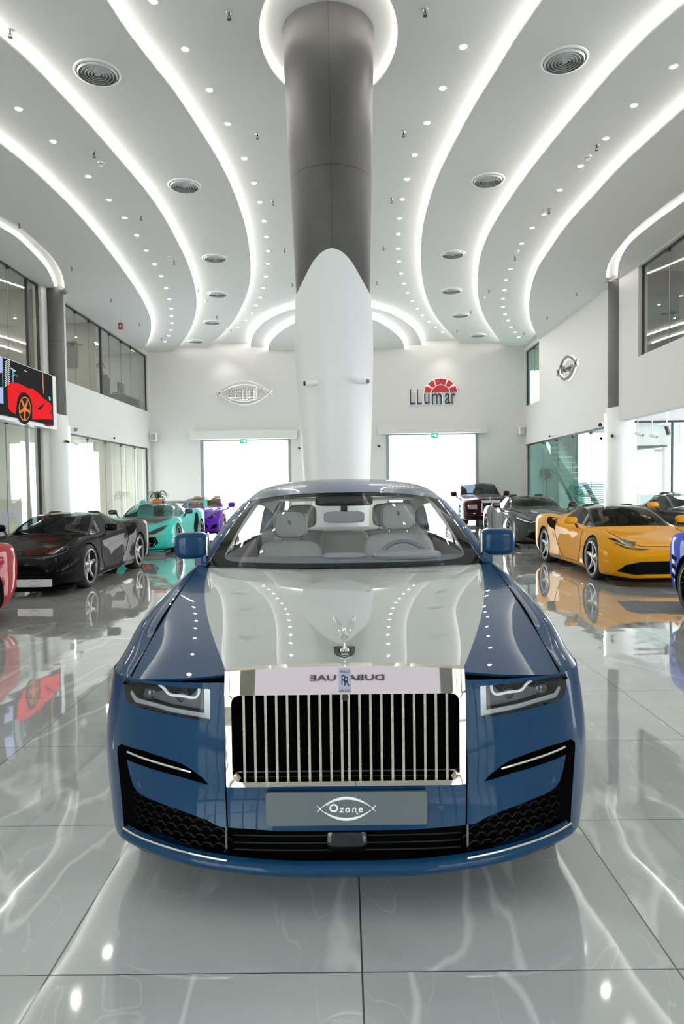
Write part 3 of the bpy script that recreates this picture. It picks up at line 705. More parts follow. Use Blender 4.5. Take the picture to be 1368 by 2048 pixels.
for x, z in ((-3.1, Z0), (2.95, Z0), (-6.6, Z2), (6.6, Z2)):  # rows carried on out of view, added to brighten the near floor
    for y in (6.6, 4.6, 2.6, 0.6, -1.4, -3.4):
        if abs(x) > 5 and y > 5: continue
        o = copy_tree(_proto); o.location = (x, y, z - .0005); o['label'] = 'unseen round downlight added over the entrance end of the hall, above and behind the camera'; o['group'] = 'added downlights over the entrance'
vL = [(195, 145), (369, 371), (429.5, 516), (435, 588), (424, 644), (391, 682)]; vR = [(1129, 120), (976, 360), (906, 508), (903, 581), (921, 630), (956, 670)]
spread(vent, vL, Z1, lambda i: 'round ceiling air vent on the left curved band, ' + near(i, 6), 'air vents on the left band')
spread(vent, vR, Z1, lambda i: 'round ceiling air vent on the right curved band, ' + near(i, 6), 'air vents on the right band')
def zone(p):
    """which ceiling tier a fitting hangs from"""
    for z, (cl, cr) in ((Z3, (CV[4], CV[5])), (Z2, (CV[2], CV[3])), (Z1, (CV[0], CV[1]))):
        q = atz(p[0], p[1], z)
        xl = float(np.interp(q.y, [a.y for a in cl], [a.x for a in cl])); xr = float(np.interp(q.y, [a.y for a in cr], [a.x for a in cr]))
        if q.x < xl or q.x > xr: return z
    return Z0
CV = [plan_curve(L1, Z1, -1), plan_curve(R1_, Z1, 1), plan_curve(L2, Z2, -1), plan_curve(R2_, Z2, 1), plan_curve(L3, Z3, -1), plan_curve(R3_, Z3, 1)]
sC_L = [(458, 25), (515, 267), (546, 401), (569, 497), (585, 567), (480, 690)]
sC_R = [(850, 18), (807, 263), (783, 397), (767, 493), (754, 564), (891, 684)]
sO_L = [(20, 61), (38.5, 447), (188, 304), (143, 534), (282, 432), (222, 598), (348, 522), (279, 646), (396, 580), (323, 676), (434, 632), (462, 659)]
sO_R = [(1193.5, 290), (1098, 418), (1030, 513), (1153, 585), (1094, 634), (978, 580), (942, 622), (1048, 665), (914, 660)]
spread(sprinkler, sC_L, zone, lambda i: 'small ceiling sprinkler on the central field left of the big column, ' + near(i, 6), 'sprinklers left of the column')
spread(sprinkler, sC_R, zone, lambda i: 'small ceiling sprinkler on the central field right of the big column, ' + near(i, 6), 'sprinklers right of the column')
spread(sprinkler, sO_L, zone, lambda i: 'small ceiling sprinkler among the left curved bands, %s counted from the front' % ORD[i], 'sprinklers of the left bands')
spread(sprinkler, sO_R, zone, lambda i: 'small ceiling sprinkler among the right curved bands, %s counted from the front' % ORD[i], 'sprinklers of the right bands')
spread(smoke_detector, [(202, 325), (340, 514), (412, 601), (451, 656)], zone, lambda i: 'white smoke detector on the left half of the ceiling, ' + near(i, 4), 'smoke detectors left')
spread(smoke_detector, [(1176, 312), (1034, 502), (967, 595), (913, 654)], zone, lambda i: 'white smoke detector on the right half of the ceiling, ' + near(i, 4), 'smoke detectors right')

# ================================================================== WALL SIGNS
def arc_pts(x0, x1, yc, bulge, n=24):
    """circular-ish arc from (x0, yc) to (x1, yc)"""
    return [(x0 + (x1 - x0) * k / n, yc + bulge * (1 - (2 * k / n - 1) ** 2)) for k in range(n + 1)]
def eye_mb(depth=0.04, mi=0, thick=1.0):
    """pointed-oval emblem, total width 1, tails crossing at both tips"""
    mb = MB(); T = lambda x, y, d: (x, y, d)
    for s in (1, -1):
        o_ = arc_pts(-0.455, 0.455, 0, 0.205); i_ = arc_pts(-0.455, 0.455, 0, 0.205 - 0.045 * thick)
        for k in range(24):
            q = [(o_[k][0], s * o_[k][1]), (o_[k + 1][0], s * o_[k + 1][1]), (i_[k + 1][0], s * i_[k + 1][1]), (i_[k][0], s * i_[k][1])]
            if abs(q[0][1] - q[3][1]) + abs(q[1][1] - q[2][1]) < 1e-4: continue
            mb.prism(q if s < 0 else q[::-1], T, depth, mi)
        for e in (1, -1):
            a = Vector((e * 0.435, s * 0.012)); b = Vector((e * 0.5, -s * 0.055)); nn = (b - a).orthogonal().normalized() * 0.009
            mb.prism([tuple(a - nn), tuple(a + nn), tuple(b + nn * .4), tuple(b - nn * .4)], T, depth, mi)
    return mb
def latin_mb(depth=0.04):
    """the word Ozone set inside the emblem"""
    t = text_mb('O', 0.19, depth, 1.0, 0, 0.004); m = MB().add([(x - 0.215, y + 0.005, z) for x, y, z in t.v], t.f)
    for ch, x, sz in (('z', -0.085, .165), ('o', 0.015, .165), ('n', 0.128, .165), ('e', 0.235, .165)):
        q = text_mb(ch, sz, depth, 1.0, 0.12, 0.002); yo = -0.012 if ch != 'n' else -0.012
        m.add([(px + x, py + yo, pz) for px, py, pz in q.v], q.f)
    m.prism([(0.165, -0.07), (0.185, -0.07), (0.205, -0.098), (0.172, -0.098)], lambda x, y, d: (x, y, d - depth / 2), depth)   # hooked foot of the n
    for k in range(3): m.prism([(-0.335 + .018 * k, 0.055 + .012 * k), (-0.322 + .018 * k, 0.055 + .012 * k), (-0.322 + .018 * k, 0.066 + .012 * k), (-0.335 + .018 * k, 0.066 + .012 * k)], lambda x, y, d: (x, y, d - depth / 2), depth)
    return m
def arabic_mb(depth=0.03, r=0.0075):
    """the Arabic word in square strokes: alef, waw, zay, waw, noon read from the right"""
    P = [[(0.205, 0.055), (0.205, -0.065)], [(0.192, 0.085), (0.212, 0.085)],
         [(0.165, -0.065), (0.075, -0.065), (0.075, 0.045), (0.165, 0.045), (0.165, -0.105), (0.11, -0.105)],
         [(0.035, 0.045), (0.035, -0.105), (0.005, -0.105)], [(0.03, 0.082), (0.04, 0.082)],
         [(-0.035, -0.065), (-0.125, -0.065), (-0.125, 0.045), (-0.035, 0.045), (-0.035, -0.105), (-0.09, -0.105)],
         [(-0.165, 0.045), (-0.165, -0.065), (-0.255, -0.065), (-0.255, 0.02), (-0.245, 0.045)], [(-0.215, 0.082), (-0.205, 0.082)]]
    mb = MB()
    for l in P:
        for a, b in zip(l, l[1:]):
            a, b = Vector(a), Vector(b); d = (b - a).normalized() * r; nn = Vector((-d.y, d.x))
            mb.prism([tuple(a - d + nn), tuple(a - d - nn), tuple(b + d - nn), tuple(b + d + nn)], lambda x, y, z: (x, y, z), depth)
    return mb
M_sign = mat('sign_steel', (0.36, 0.345, 0.32), 0.22, 1.0)
M_halo = mat('sign_halo', (0.9, 0.9, 0.9), emit=0.7, ecol=(1, 1, 1))
def sign(label, M, word, S=1.0):
    t = thing('wall_sign', label, 'sign', M.translation); A = M.to_3x3().to_4x4() @ Matrix.Scale(S, 4)
    e = eye_mb(0.03); e.v = [(x, y, z + 0.035) for x, y, z in e.v]; e.xf(A).build('emblem', M_sign, t, 30)
    h = eye_mb(0.02, thick=1.5); h.v = [(x * 1.02, y * 1.04, z + 0.008) for x, y, z in h.v]; h.xf(A).build('halo_light', M_halo, t, 30)
    l = word(); l.v = [(x, y, z + 0.045) for x, y, z in l.v]; l.xf(A).build('lettering', M_sign, t, 30)
    k = word(); k.v = [(x * 1.02 + 0.004, y * 1.03 - 0.004, z * .3 + 0.012) for x, y, z in k.v]; k.xf(A).build('lettering_glow', M_halo, t, 30)
    return t
q = aty(489, 786.5, YB); sign('steel pointed-oval sign with Arabic lettering on the back wall above the left doorway', M_front(q.x, YB, q.z), arabic_mb, 2.42)
q = atx(1139, 736, XR); sign('steel pointed-oval sign with curly lettering on the right wall beside the slim column', M_right(XR, q.y, q.z), latin_mb, 2.05)
# red sun-arch sign above the right-hand door
q = aty(866, 783, YB); t = thing('wall_sign', 'dark blue lettered sign under a red half-sun on the back wall', 'sign', (q.x, YB, q.z)); A = M_front(0, 0, 0)
M_navy = mat('navy_letters', (0.01, 0.02, 0.05), 0.35); M_red = mat('sign_red', (0.42, 0.01, 0.02), 0.4); M_wh = mat('sign_white', (0.9, 0.88, 0.88), 0.4, emit=0.25, ecol=(1, .95, .95))
S = aty(913, 783, YB).x - aty(819, 783, YB).x
def put(mb, s, x, y, z=0): mb.v = [(a * s[0] + x, b * s[1] + y, c + z) for a, b, c in mb.v]; return mb
for ch, cx_, hh, ww in (('L', 0.055, 0.32, 0.105), ('L', 0.205, 0.32, 0.105), ('u', 0.365, 0.235, 0.115), ('m', 0.575, 0.235, 0.215), ('a', 0.805, 0.235, 0.125), ('r', 0.925, 0.235, 0.075)):
    m = text_mb(ch, 1, 0.05); X = [v[0] for v in m.v]; Y = [v[1] for v in m.v]; w_, h_ = max(X) - min(X), max(Y) - min(Y); mx, my = (max(X) + min(X)) / 2, (max(Y) + min(Y)) / 2
    m.v = [((a - mx) / w_ * ww * S, (b - my) / h_ * hh * S, c + 0.06) for a, b, c in m.v]
    bk = MB().add([(a * 1.22, b * 1.07, (c - 0.06) * .4 + 0.02) for a, b, c in m.v], m.f)
    for mm, nm, ma in ((m, 'letter', M_navy), (bk, 'letter_edge', M_wh)):
        mm.v = [(a + (cx_ - 0.5) * S, b + (-0.275 + hh / 2) * S, c) for a, b, c in mm.v]; mm.xf(A).build(nm, ma, t, 30)
sun = MB(); wht = MB(); c0 = ((0.66 - 0.5) * S, -0.02 * S); ro, ri = 0.345 * S, 0.19 * S; yq = 0.83
pol = lambda r, a: (c0[0] + r * math.cos(a), c0[1] + r * yq * math.sin(a))
T = lambda x, y, d: (x, y, d)
wht.prism([pol(ro + 0.03, PI * k / 30) for k in range(31)], T, 0.03)
sun.prism([pol(ri - 0.02, PI * k / 20) for k in range(21)], lambda x, y, d: (x, y, 0.03 + d), 0.03)
for k in range(6):
    a0, a1 = PI * k / 6 + 0.05, PI * (k + 1) / 6 - 0.05
    if k == 0: a0 = 0
    if k == 5: a1 = PI
    sw = 0.09
    P = [pol(ri + 0.02, a0 + (a1 - a0) * j / 6) for j in range(7)] + [pol(ro, a1 - (a1 - a0) * j / 6 + (sw if k < 3 else -sw) * (0 if (k in (0, 5)) else 1)) for j in range(7)]
    sun.prism(P, lambda x, y, d: (x, y, 0.03 + d), 0.03)
wht.xf(A).build('sun_edge', M_wh, t, 30); sun.xf(A).build('sun_segments', M_red, t, 30)

# ================================================================== SMALL WALL THINGS
def exit_sign(px, py, Y, label, red=False):
    q = aty(px, py, Y); t = thing('exit_sign', label, 'exit sign', (q.x, q.y, q.z))
    MB().b2(-.15, .15, -.03, .03, -.1, .1).build('case', mat('exit_red', (0.35, 0.01, 0.02), 0.4) if red else mat('exit_green', (0.0, 0.42, 0.22), 0.4, emit=0.5, ecol=(0, .6, .3)), t, 0)
    mk = MB(); mk.b2(0.0, 0.09, -.034, -.03, -.05, .06); mk.b2(-.09, -.03, -.034, -.03, -.012, .012); mk.b2(-.08, -.06, -.034, -.03, -.04, .04)
    if not red: mk.build('pictogram', mat('exit_white', (0.9, 1, .95), emit=0.8), t, 0)
    MB().cyl((0, 0, .1), (0, 0, .18 if not red else 0.25), .012).build('hanger', M_grey, t)
exit_sign(487, 882, YB - 0.2, 'small green exit sign hanging in the left-hand rear doorway'); exit_sign(869, 871, YB - 0.2, 'small green exit sign hanging in the right-hand rear doorway')
q = atz(241, 652, Z3 - 0.22); t = thing('hanging_sign', 'small red sign hanging from the ceiling by the left upper window', 'sign', q)
MB().b2(-.07, .07, -.02, .02, -.11, .10).build('board', mat('exit_red', (0.35, 0.01, 0.02), 0.4), t, 0); MB().cyl((0, 0, .10), (0, 0, .22), .008).build('hanger', M_grey, t)
MB().b2(-.03, .03, -.024, -.02, -.05, .05).build('symbol', mat('sign_pale', (.7, .6, .6), .5), t, 0)
def wall_speaker(px, py, sx, label):
    q = aty(px, py, YB - 0.25); t = thing('wall_speaker', label, 'speaker', (q.x, YB - 0.25, q.z))
    MB().rbox((0, 0, 0), (.26, .2, .36), 0.2).build('cabinet', M_white, t)
    MB().b2(-.1, .1, -.104, -.096, -.15, .15).build('grille', M_grey, t, 0)
    MB().b2(-.03, .03, .08, .26, -.04, .04).build('bracket', M_grey, t, 0)
wall_speaker(308, 874, 1, 'white box loudspeaker on the back wall in the left corner'); wall_speaker(1044, 861, -1, 'white box loudspeaker on the back wall in the right corner')
def cctv(loc, aim, label, size=1.0, dark=False):
    """bullet camera: bracket behind, barrel pointing along aim"""
    t = thing('security_camera', label, 'camera', loc); a = Vector(aim).normalized(); s = size
    MB().cyl(-a * .06 * s, a * .14 * s, .042 * s, .045 * s, 16).build('barrel', M_black if dark else M_white, t)
    MB().cyl(a * .138 * s, a * .146 * s, .036 * s, n=16).build('lens', M_gloss_black, t)
    return t
q = aty(612, 767, 9.39); c = cctv((-0.42, 9.355, q.z), (-0.85, -0.5, -0.12), 'white bullet security camera on the left side of the big white column', 0.9)
MB().tube([(0.02, .03, 0), (.06, .12, .01), (.09, .15, .01)], .014).build('bracket', M_white, c)
q = aty(737, 764, 9.45); c = cctv((0.228, 9.375, q.z), (0.75, -0.6, -0.1), 'white bullet security camera on the right side of the big white column', 0.9)
MB().tube([(-.02, .03, 0), (-.06, .1, .01), (-.09, .13, .01)], .014).build('bracket', M_white, c)
def wallcam(px, py, X, label, aim, off, dark=False, s=1.0):
    q = atx(px, py, X); c = cctv(q, aim, label, s, dark); MB().tube([(0, 0, 0), off], .016).build('bracket', M_white, c)
wallcam(133, 883, XL + 0.44, 'small black-eyed camera on the white sleeve of the left column', (0.9, -0.5, -.2), (-.1, 0.06, 0), True, .8)
wallcam(147, 859, XL + 0.25, 'white box flood lamp on the left wall just beyond the column', (0.6, -.8, -.1), (-.25, 0.05, 0), False, 1.6)
wallcam(147, 885, XL + 0.2, 'white bullet camera under the flood lamp on the left wall', (0.7, .6, -.3), (-.2, 0, .03))
wallcam(229, 876, XL + 0.15, 'white bullet camera above the left ground-floor glass', (0.3, -1, -.1), (-.15, 0, .02))
wallcam(311, 896, XL + 0.12, 'tiny dark camera in the left rear corner below the loudspeaker', (0.6, -.8, -.1), (-.12, 0, 0), True, .9)
wallcam(1041, 895, XR - 0.12, 'tiny dark camera in the right rear corner below the loudspeaker', (-.6, -.8, -.1), (.12, 0, 0), True, .9)
wallcam(1203, 848, XR - 0.2, 'white box flood lamp on the right wall just beyond the column', (-.5, -.9, -.2), (.2, 0, .03), False, 1.6)
wallcam(1206, 873, XR - 0.2, 'white bullet camera under the flood lamp on the right wall', (-.6, -.6, -.4), (.2, 0, .03))
wallcam(1100, 872, XR - 0.15, 'white bullet camera above the stair hall glass', (-.4, -.9, -.1), (.15, 0, .02))
q = aty(1224, 871, 19.70); _c = cctv(q, (-.3, -.9, -.2), 'small black-eyed camera on the white sleeve of the right column', .9, True); MB().tube([(0, 0, 0), (.07, .07, 0)], .016).build('bracket', M_white, _c)
for px, py, lab in ((598, 896, 'tiny dark camera on the back wall just left of the white column'), (757, 892, 'tiny dark camera on the back wall beside the right-hand doorway')):
    q = aty(px, py, YB - 0.14); c = cctv(q, (0.3, -1, -.2), lab, .9, True); MB().tube([(0, 0, 0), (0, .14, 0)], .016).build('bracket', M_white, c)
def lobby_cam(px, py, Y, lab, aim, dark=False):
    q = aty(px, py, Y); c = cctv(q, aim, lab, 1.2, dark); MB().tube([(0, 0, 0), (0, .02, .14), (0, .02, 3.752 - q.z)], .016).build('bracket', M_white, c)
lobby_cam(1276, 867, 19.5, 'dark-lensed bullet camera under the lobby ceiling', (0.5, -.8, -.35), False)
lobby_cam(1334, 858, 18.5, 'dome camera under the lobby ceiling at the right edge', (0.1, -.4, -.9), True)
lobby_cam(1305, 871, 19.6, 'small pale camera at the back of the lobby', (0.3, -.9, -.3))

# ------------------------------------------------------------------ video screen on the left wall
SX = XL + 0.30
tr = atx(104.5, 752, SX); br = atx(106, 851, SX); W_, Hh = 5.2, tr.z - br.z; y1 = tr.y; z0 = br.z + 0.0
t = thing('video_screen', 'wide video screen showing a red sports car, hung on the left wall before the column', 'screen', (SX, y1, z0))
MB().b2(-0.30, -0.02, -W_, 0.28, -0.10, Hh + 0.02).build('casing', M_white, t, 0)
PX = lambda u, v, k: (0.001 * k, -W_ + u, v)      # picture plane; u from the far-left edge, v up
em = lambda n, c, e=1.2: mat('screen_' + n, (0, 0, 0), 0.6, emit=e, ecol=c, spec=0.05)
pic = MB(); cols = []
def draw(poly, c, k):
    if c not in cols: cols.append(c)
    pic.add([PX(u, v, k) for u, v in poly], [tuple(range(len(poly)))], cols.index(c))
CC = {'night': (.008, .008, .009), 'red': (.85, .004, .01), 'deep': (.2, .002, .005), 'gold': (.75, .22, .03), 'tyre': (.006, .006, .006), 'cyan': (.1, .6, .8), 'white': (.8, .8, .85), 'mauve': (.5, .5, .8), 'amber': (.7, .25, .08)}
def sc(px, py):
    q = atx(px, py, SX); return (q.y - (y1 - W_), q.z - z0)
zo = lambda L: [sc(x / 6.4, 700 + y / 6.4) for x, y in L]
draw([(0, 0), (W_, 0), (W_, Hh), (0, Hh)], 'night', 0)
draw(zo([(95, 480), (110, 440), (150, 410), (230, 425), (330, 470), (360, 490), (420, 495), (500, 560), (560, 625), (640, 680), (668, 720), (672, 890), (520, 885), (415, 890), (410, 760), (380, 620), (330, 545), (270, 545), (225, 610), (195, 820), (130, 780), (105, 740)]), 'red', 2)
draw(zo([(560, 950), (680, 945), (680, 970), (600, 975)]), 'deep', 1)
draw(zo([(480, 745), (560, 690), (575, 690), (510, 770), (490, 765)]), 'night', 3); draw(zo([(640, 820), (668, 740), (670, 760), (655, 820)]), 'night', 3)
draw(zo([(145, 460), (155, 470), (255, 550), (245, 555)]), 'deep', 3)
ca = (315, 752)
ell = lambda rx, ry, n=28, c=ca: [(c[0] + rx * math.cos(2 * PI * k / n), c[1] + ry * math.sin(2 * PI * k / n)) for k in range(n)]
draw(zo(ell(98, 200)), 'tyre', 3); draw(zo(ell(76, 156)), 'gold', 4); draw(zo(ell(68, 142)), 'tyre', 5)
for k in range(5):
    a = 2 * PI * k / 5 + 0.35; d = 0.16
    draw(zo([(ca[0] + 12 * math.cos(a - 1.2), ca[1] + 24 * math.sin(a - 1.2)), (ca[0] + 70 * math.cos(a - d), ca[1] + 145 * math.sin(a - d)), (ca[0] + 70 * math.cos(a + d * .4), ca[1] + 145 * math.sin(a + d * .4)), (ca[0] + 12 * math.cos(a + 1.2), ca[1] + 24 * math.sin(a + 1.2))]), 'gold', 6)
draw(zo(ell(14, 26)), 'amber', 7)
for k in range(14): draw(zo([(62, 150 + k * 24), (125, 110 + k * 24), (127, 118 + k * 24), (62, 160 + k * 24)]), 'white', 1)
draw(zo([(160, 260), (170, 260), (172, 410), (162, 410)]), 'cyan', 1); draw(zo([(150, 330), (195, 310), (195, 318), (150, 340)]), 'cyan', 1); draw(zo([(130, 220), (200, 265), (190, 280), (130, 232)]), 'white', 1)
draw(zo([(535, 278), (550, 283), (560, 560), (552, 560)]), 'amber', 1); draw(zo([(620, 600), (640, 595), (650, 640), (630, 650)]), 'cyan', 2); draw(zo([(210, 320), (226, 325), (226, 340), (210, 338)]), 'amber', 1); draw(zo([(310, 258), (345, 275), (342, 282), (308, 264)]), 'white', 1)
draw(zo([(-80, 70), (25, 85), (28, 290), (-80, 300)]), 'mauve', 1); draw(zo([(-80, 470), (35, 480), (38, 690), (-80, 660)]), 'mauve', 1); draw(zo([(26, 85), (34, 85), (44, 690), (34, 690)]), 'cyan', 2)
pic.build('picture', [em(c, CC[c]) for c in cols], t, 0)

# ================================================================== THINGS IN THE UPSTAIRS OFFICE, STAIR AND PLANTS
def office_chair(loc, rz, label):
    t = thing('office_chair', label, 'chair', loc, rz); B = mat('chair_black', (0.02, 0.02, 0.022), 0.6)
    MB().rbox((0, 0, .5), (.5, .5, .12), .4).build('seat', B, t); MB().rbox((0, .25, .92), (.5, .12, .8), .45).build('backrest', B, t); MB().rbox((0, .25, 1.32), (.3, .1, .2), .5).build('headrest', B, t)
    b = MB(); b.cyl((0, 0, .1), (0, 0, .46), .03)
    for k in range(5): b.tube([(0, 0, .1), (.3 * math.cos(k * 1.257), .3 * math.sin(k * 1.257), .05)], .02); b.rbox((.3 * math.cos(k * 1.257), .3 * math.sin(k * 1.257), .03), (.06, .06, .06), 1, 8)
    b.build('base', M_black, t)
    for s in (-1, 1): MB().tube([(s * .27, .2, .52), (s * .3, .1, .7), (s * .3, -.15, .72)], .025).build('armrest', B, t)
office_chair((-9.28, 27.3, 4.7), 2.6, 'black high-backed office chair behind the upper left window')
t = thing('office_desk', 'dark office desk behind the upper left window near the corner', 'desk', (-9.3, 28.9, 4.7))
MB().b2(-.4, .4, -1.0, 1.0, .70, .76).build('desk_top', M_dark, t, 0)
for s in (-1, 1): MB().b2(-.38, .38, s * .95 - .03, s * .95 + .03, 0, .70).build('side_panel', M_dark, t, 0)
t = thing('computer_monitor', 'flat computer monitor on the desk behind the upper left window', 'monitor', (-9.3, 28.6, 5.46))
MB().b2(-.03, .03, -.35, .35, .14, .55).build('screen', M_gloss_black, t, 0); MB().b2(-.12, .1, -.12, .12, 0, .02).cyl((0, 0, .02), (0, 0, .2), .02).build('stand', M_black, t)
t = thing('wall_television', 'dark flat television on the tan partition behind the upper left window, next to the column', 'television', (-9.78, 24.30, 6.38))
MB().b2(-.34, .34, -.04, .05, -.46, .46).build('bezel', M_black, t, 0); MB().b2(-.32, .32, -.046, -.04, -.44, .44).build('screen', M_gloss_black, t, 0)
def palm(loc, h, n, label, cat='plant', spread_=.5, pot=True):
    t = thing('potted_palm', label, cat, loc); rnd = random.Random(int(loc[1] * 100))
    if pot: MB().lathe([(0, 0), (.15, 0), (.2, .3), (.21, .36), (.18, .36), (.17, .3), (0, .3)], n=20).build('pot', M_white, t, 40)
    MB().tube([(0, 0, .3), (.02, .01, h * .45), (0, 0, h * .7)], [.03, .025, .02]).build('stem', mat('palm_stem', (.18, .12, .06), .8, noise=.3), t)
    lf = MB()
    for k in range(n):
        a = 2 * PI * k / n * 2.4 + rnd.random(); up = .3 + rnd.random() * .9; L = spread_ * (.7 + .5 * rnd.random()); z = h * (.6 + .15 * rnd.random())
        rows = []
        for j in range(7):
            u = j / 6; r = L * u * (1 - .15 * u); zz = z + h * .35 * up * (u - 1.0 * u * u) * 1.4; w_ = .045 * math.sin(PI * min(1, u * .9 + .08)) + .002
            c = Vector((r * math.cos(a), r * math.sin(a), zz)); s_ = Vector((-math.sin(a), math.cos(a), 0)) * w_
            rows.append([c - s_ + Vector((0, 0, .012)), c, c + s_ + Vector((0, 0, .012))])
        lf.grid(rows)
    lf.build('foliage', mat('palm_leaf', (.035, .10, .02), .45, noise=.35, nscale=8), t, 50)
palm((-7.85, 28.6, 0), 1.75, 26, 'small potted palm in the left rear corner against the white wall')
palm((8.36, 28.4, 0), 2.7, 34, 'tall palm behind the green glass of the stair hall', spread_=.40)
palm((-9.3, 25.6, 4.7), 1.9, 18, 'leafy potted plant in the office behind the upper left window')
t = thing('staircase', 'white staircase with glass balustrade rising behind the green glass', 'staircase', (9.08, 24.6, 0))
n = 16; P0, P1 = Vector((0, 0, 0)), Vector((0, 5.8, 3.6))
for s in (-.42, .42):
    a, b = P0 + Vector((s, 0, .12)), P1 + Vector((s, 0, .05)); MB().prism([(0, -.1), (5.8, 3.45), (5.8, 3.75), (0, .2)], lambda x, y, d: (s - .025 + d, x, y), .05).build('stringer', M_grey, t, 0)
for k in range(n): MB().b2(-.4, .4, 5.8 * k / n, 5.8 * k / n + .32, 3.6 * (k + 1) / n - .04, 3.6 * (k + 1) / n).build('tread', M_white, t, 0)
MB().prism([(0, .3), (5.8, 3.85), (5.8, 4.0), (0, 1.2)], lambda x, y, d: (-.46 + d, x, y), .012).build('balustrade', M_greenglass, t, 0)

# wall washers recessed in the ceiling in front of the two back-wall signs
for x in (-5.15, 4.35):
    l = bpy.data.lights.new('wall_washer', 'SPOT'); l.energy = 38; l.spot_size = math.radians(95); l.spot_blend = 1.0; l.shadow_soft_size = .06
    o = bpy.data.objects.new('wall_washer', l); COL.objects.link(o); o.location = (x, 29.2, Z2 - .05); o.rotation_euler = (math.radians(22), 0, 0)
# ================================================================== THE BLUE AND SILVER SALOON
NOSE = 2.5; HX = -0.010; HY0 = 5.3
hero = thing('luxury_saloon', 'dark blue saloon with silver bonnet and tall chrome grille, front centre of the showroom', 'car', (HX, HY0, 0))
M_blue = paint('deep_blue_paint', (0.0035, 0.047, 0.125), 0.05, 0.35, 1.34, 0.72)
M_silver = paint('silver_paint', (0.50, 0.525, 0.51), 0.1, 0.40, 1.85)
M_ws = glass('windscreen_glass', (0.93, 0.95, 0.955), 1.0, 1.45)
M_lens = glass('lamp_lens', (0.93, 0.95, 0.97), 1.0, 1.5)
M_rub = mat('tyre_rubber', (0.012, 0.012, 0.012), 0.65, bump=0.1, nscale=60)
M_leather = mat('pale_grey_leather', (0.56, 0.545, 0.53), 0.5, bump=0.08, nscale=120)
M_leather2 = mat('mauve_grey_leather', (0.40, 0.36, 0.39), 0.5, bump=0.08, nscale=120)
M_dash = mat('blue_grey_dash', (0.20, 0.235, 0.275), 0.5, bump=0.05, nscale=150)
M_trim = mat('cream_trim', (0.85, 0.86, 0.80), 0.6)
HOFF = Matrix.Translation((0, NOSE - HY0, 0))
def hb(mb, name, mats, parent=hero, smooth=30, weld=0.0, fixn=False): return mb.xf(HOFF).build(name, mats, parent, smooth, weld, fixn)
# car frame: x across, y back from the grille plane, z up.  px -> car frame helper works at world depth
def W2C(p): return Vector((p.x - HX, p.y - NOSE, p.z))

# ---- belt surface: front apron, wrapping round to the flanks
PW, PL, PN = 1.028, 0.58, 3.2
_ph = np.linspace(0, PI / 2, 400); _px = PW * np.sin(_ph) ** (2 / PN); _py = PL * (1 - np.cos(_ph) ** (2 / PN))
_ps = np.concatenate([[0], np.cumsum(np.hypot(np.diff(_px), np.diff(_py)))]); SF = float(_ps[-1])
def half_w(z): return 1.028 - 0.22 * max(0, 0.5 - z) ** 1.6 - 0.25 * max(0, z - 0.55) ** 1.6
def belt(s, z, off=0.0):
    """point of the apron/flank at arc length s and height z; off moves it inwards"""
    a = abs(s)
    def P(a):
        if a <= SF: return float(np.interp(a, _ps, _px)), float(np.interp(a, _ps, _py))
        return PW, PL + (a - SF)
    x, y = P(a); k = half_w(z) / PW
    t = min(1, max(0, (0.46 - z) / 0.27)); yl = -0.035 * t * t * (3 - 2 * t) * max(0, 1 - y / 0.5) + 0.02 * max(0, z - 0.55)
    if off:
        x1, y1 = P(a + 0.004); tx, ty = (x1 - x) * k, y1 - y; l = math.hypot(tx, ty) or 1
        return Vector((math.copysign(1, s) * (x * k - ty / l * off), y + yl + tx / l * off, z))
    return Vector((math.copysign(1, s) * x * k, y + yl, z))
def tr(px, py):
    """photo pixel -> (s, z) on the belt"""
    Y = 0.1
    for _ in range(60):
        p = W2C(aty(px, py, NOSE + Y)); z = p.z; k = half_w(z) / PW
        s = float(np.interp(min(abs(p.x) / k, PW * 0.9995), _px, _ps)); q = belt(s, z); Y += 0.6 * (q.y - Y)
    return (math.copysign(s, p.x), z)
Z4 = lambda L: [tr(680 + u / 2.631, 1300 + v / 2.631) for u, v in L]     # from the right-hand close-up
def patch(poly, holes=(), sp=0.025, off=0.0, f=belt): 
    V, F = cdt(poly, holes, sp); F = [t if True else t for t in F]
    return MB().add([f(s, z, off) for s, z in V], [t[::-1] for t in F])
def facing(mb, d=Vector((0, -1, 0))):
    """orient all faces to look along d on average"""
    a = Vector((0, 0, 0))
    for f in mb.f:
        p = [Vector(mb.v[i]) for i in f[:3]]; a += (p[1] - p[0]).cross(p[2] - p[0])
    if a.dot(d) < 0: mb.f = [f[::-1] for f in mb.f]
    return mb
def ribbon(poly, o0, o1, closed=True, f=belt):
    P = list(poly) + ([poly[0]] if closed else [])
    return MB().grid([[f(s, z, o0) for s, z in P], [f(s, z, o1) for s, z in P]])
def both(mb): return mb.mirror()

# ---- traced outlines on the apron (right half; the car is symmetrical)
SE = SF + 0.10                                # bumper / wing joint just ahead of the wheel
hl = Z4([(737, 190), (1000, 124), (1170, 83), (1186, 100), (1190, 200), (1178, 245), (1150, 262), (740, 362)])
hl = [(a, min(z, 0.850)) for a, z in hl]
hl = round_poly(hl, [0.006, 0, .01, .02, .02, .02, .02, .012])
wedge = Z4([(755, 694), (790, 655), (850, 608), (900, 577), (1000, 540), (1100, 505), (1215, 468), (1236, 482), (1238, 510)])
blade_in = Z4([(1232, 600), (1225, 700), (1216, 850), (1212, 945)])
panel = Z4([(690, 918), (720, 910), (770, 880), (870, 840), (1000, 790), (1080, 757), (1112, 740), (1140, 715), (1157, 690), (1172, 640), (1189, 550)])
wedge_lo = Z4([(1080, 595), (900, 650), (800, 682)])
sx = tr(932.5, 1500)[0]; zt = 0.852; zg = 0.497
zb_in = Z4([(690, 918)])[0][1]
zlip = 0.232
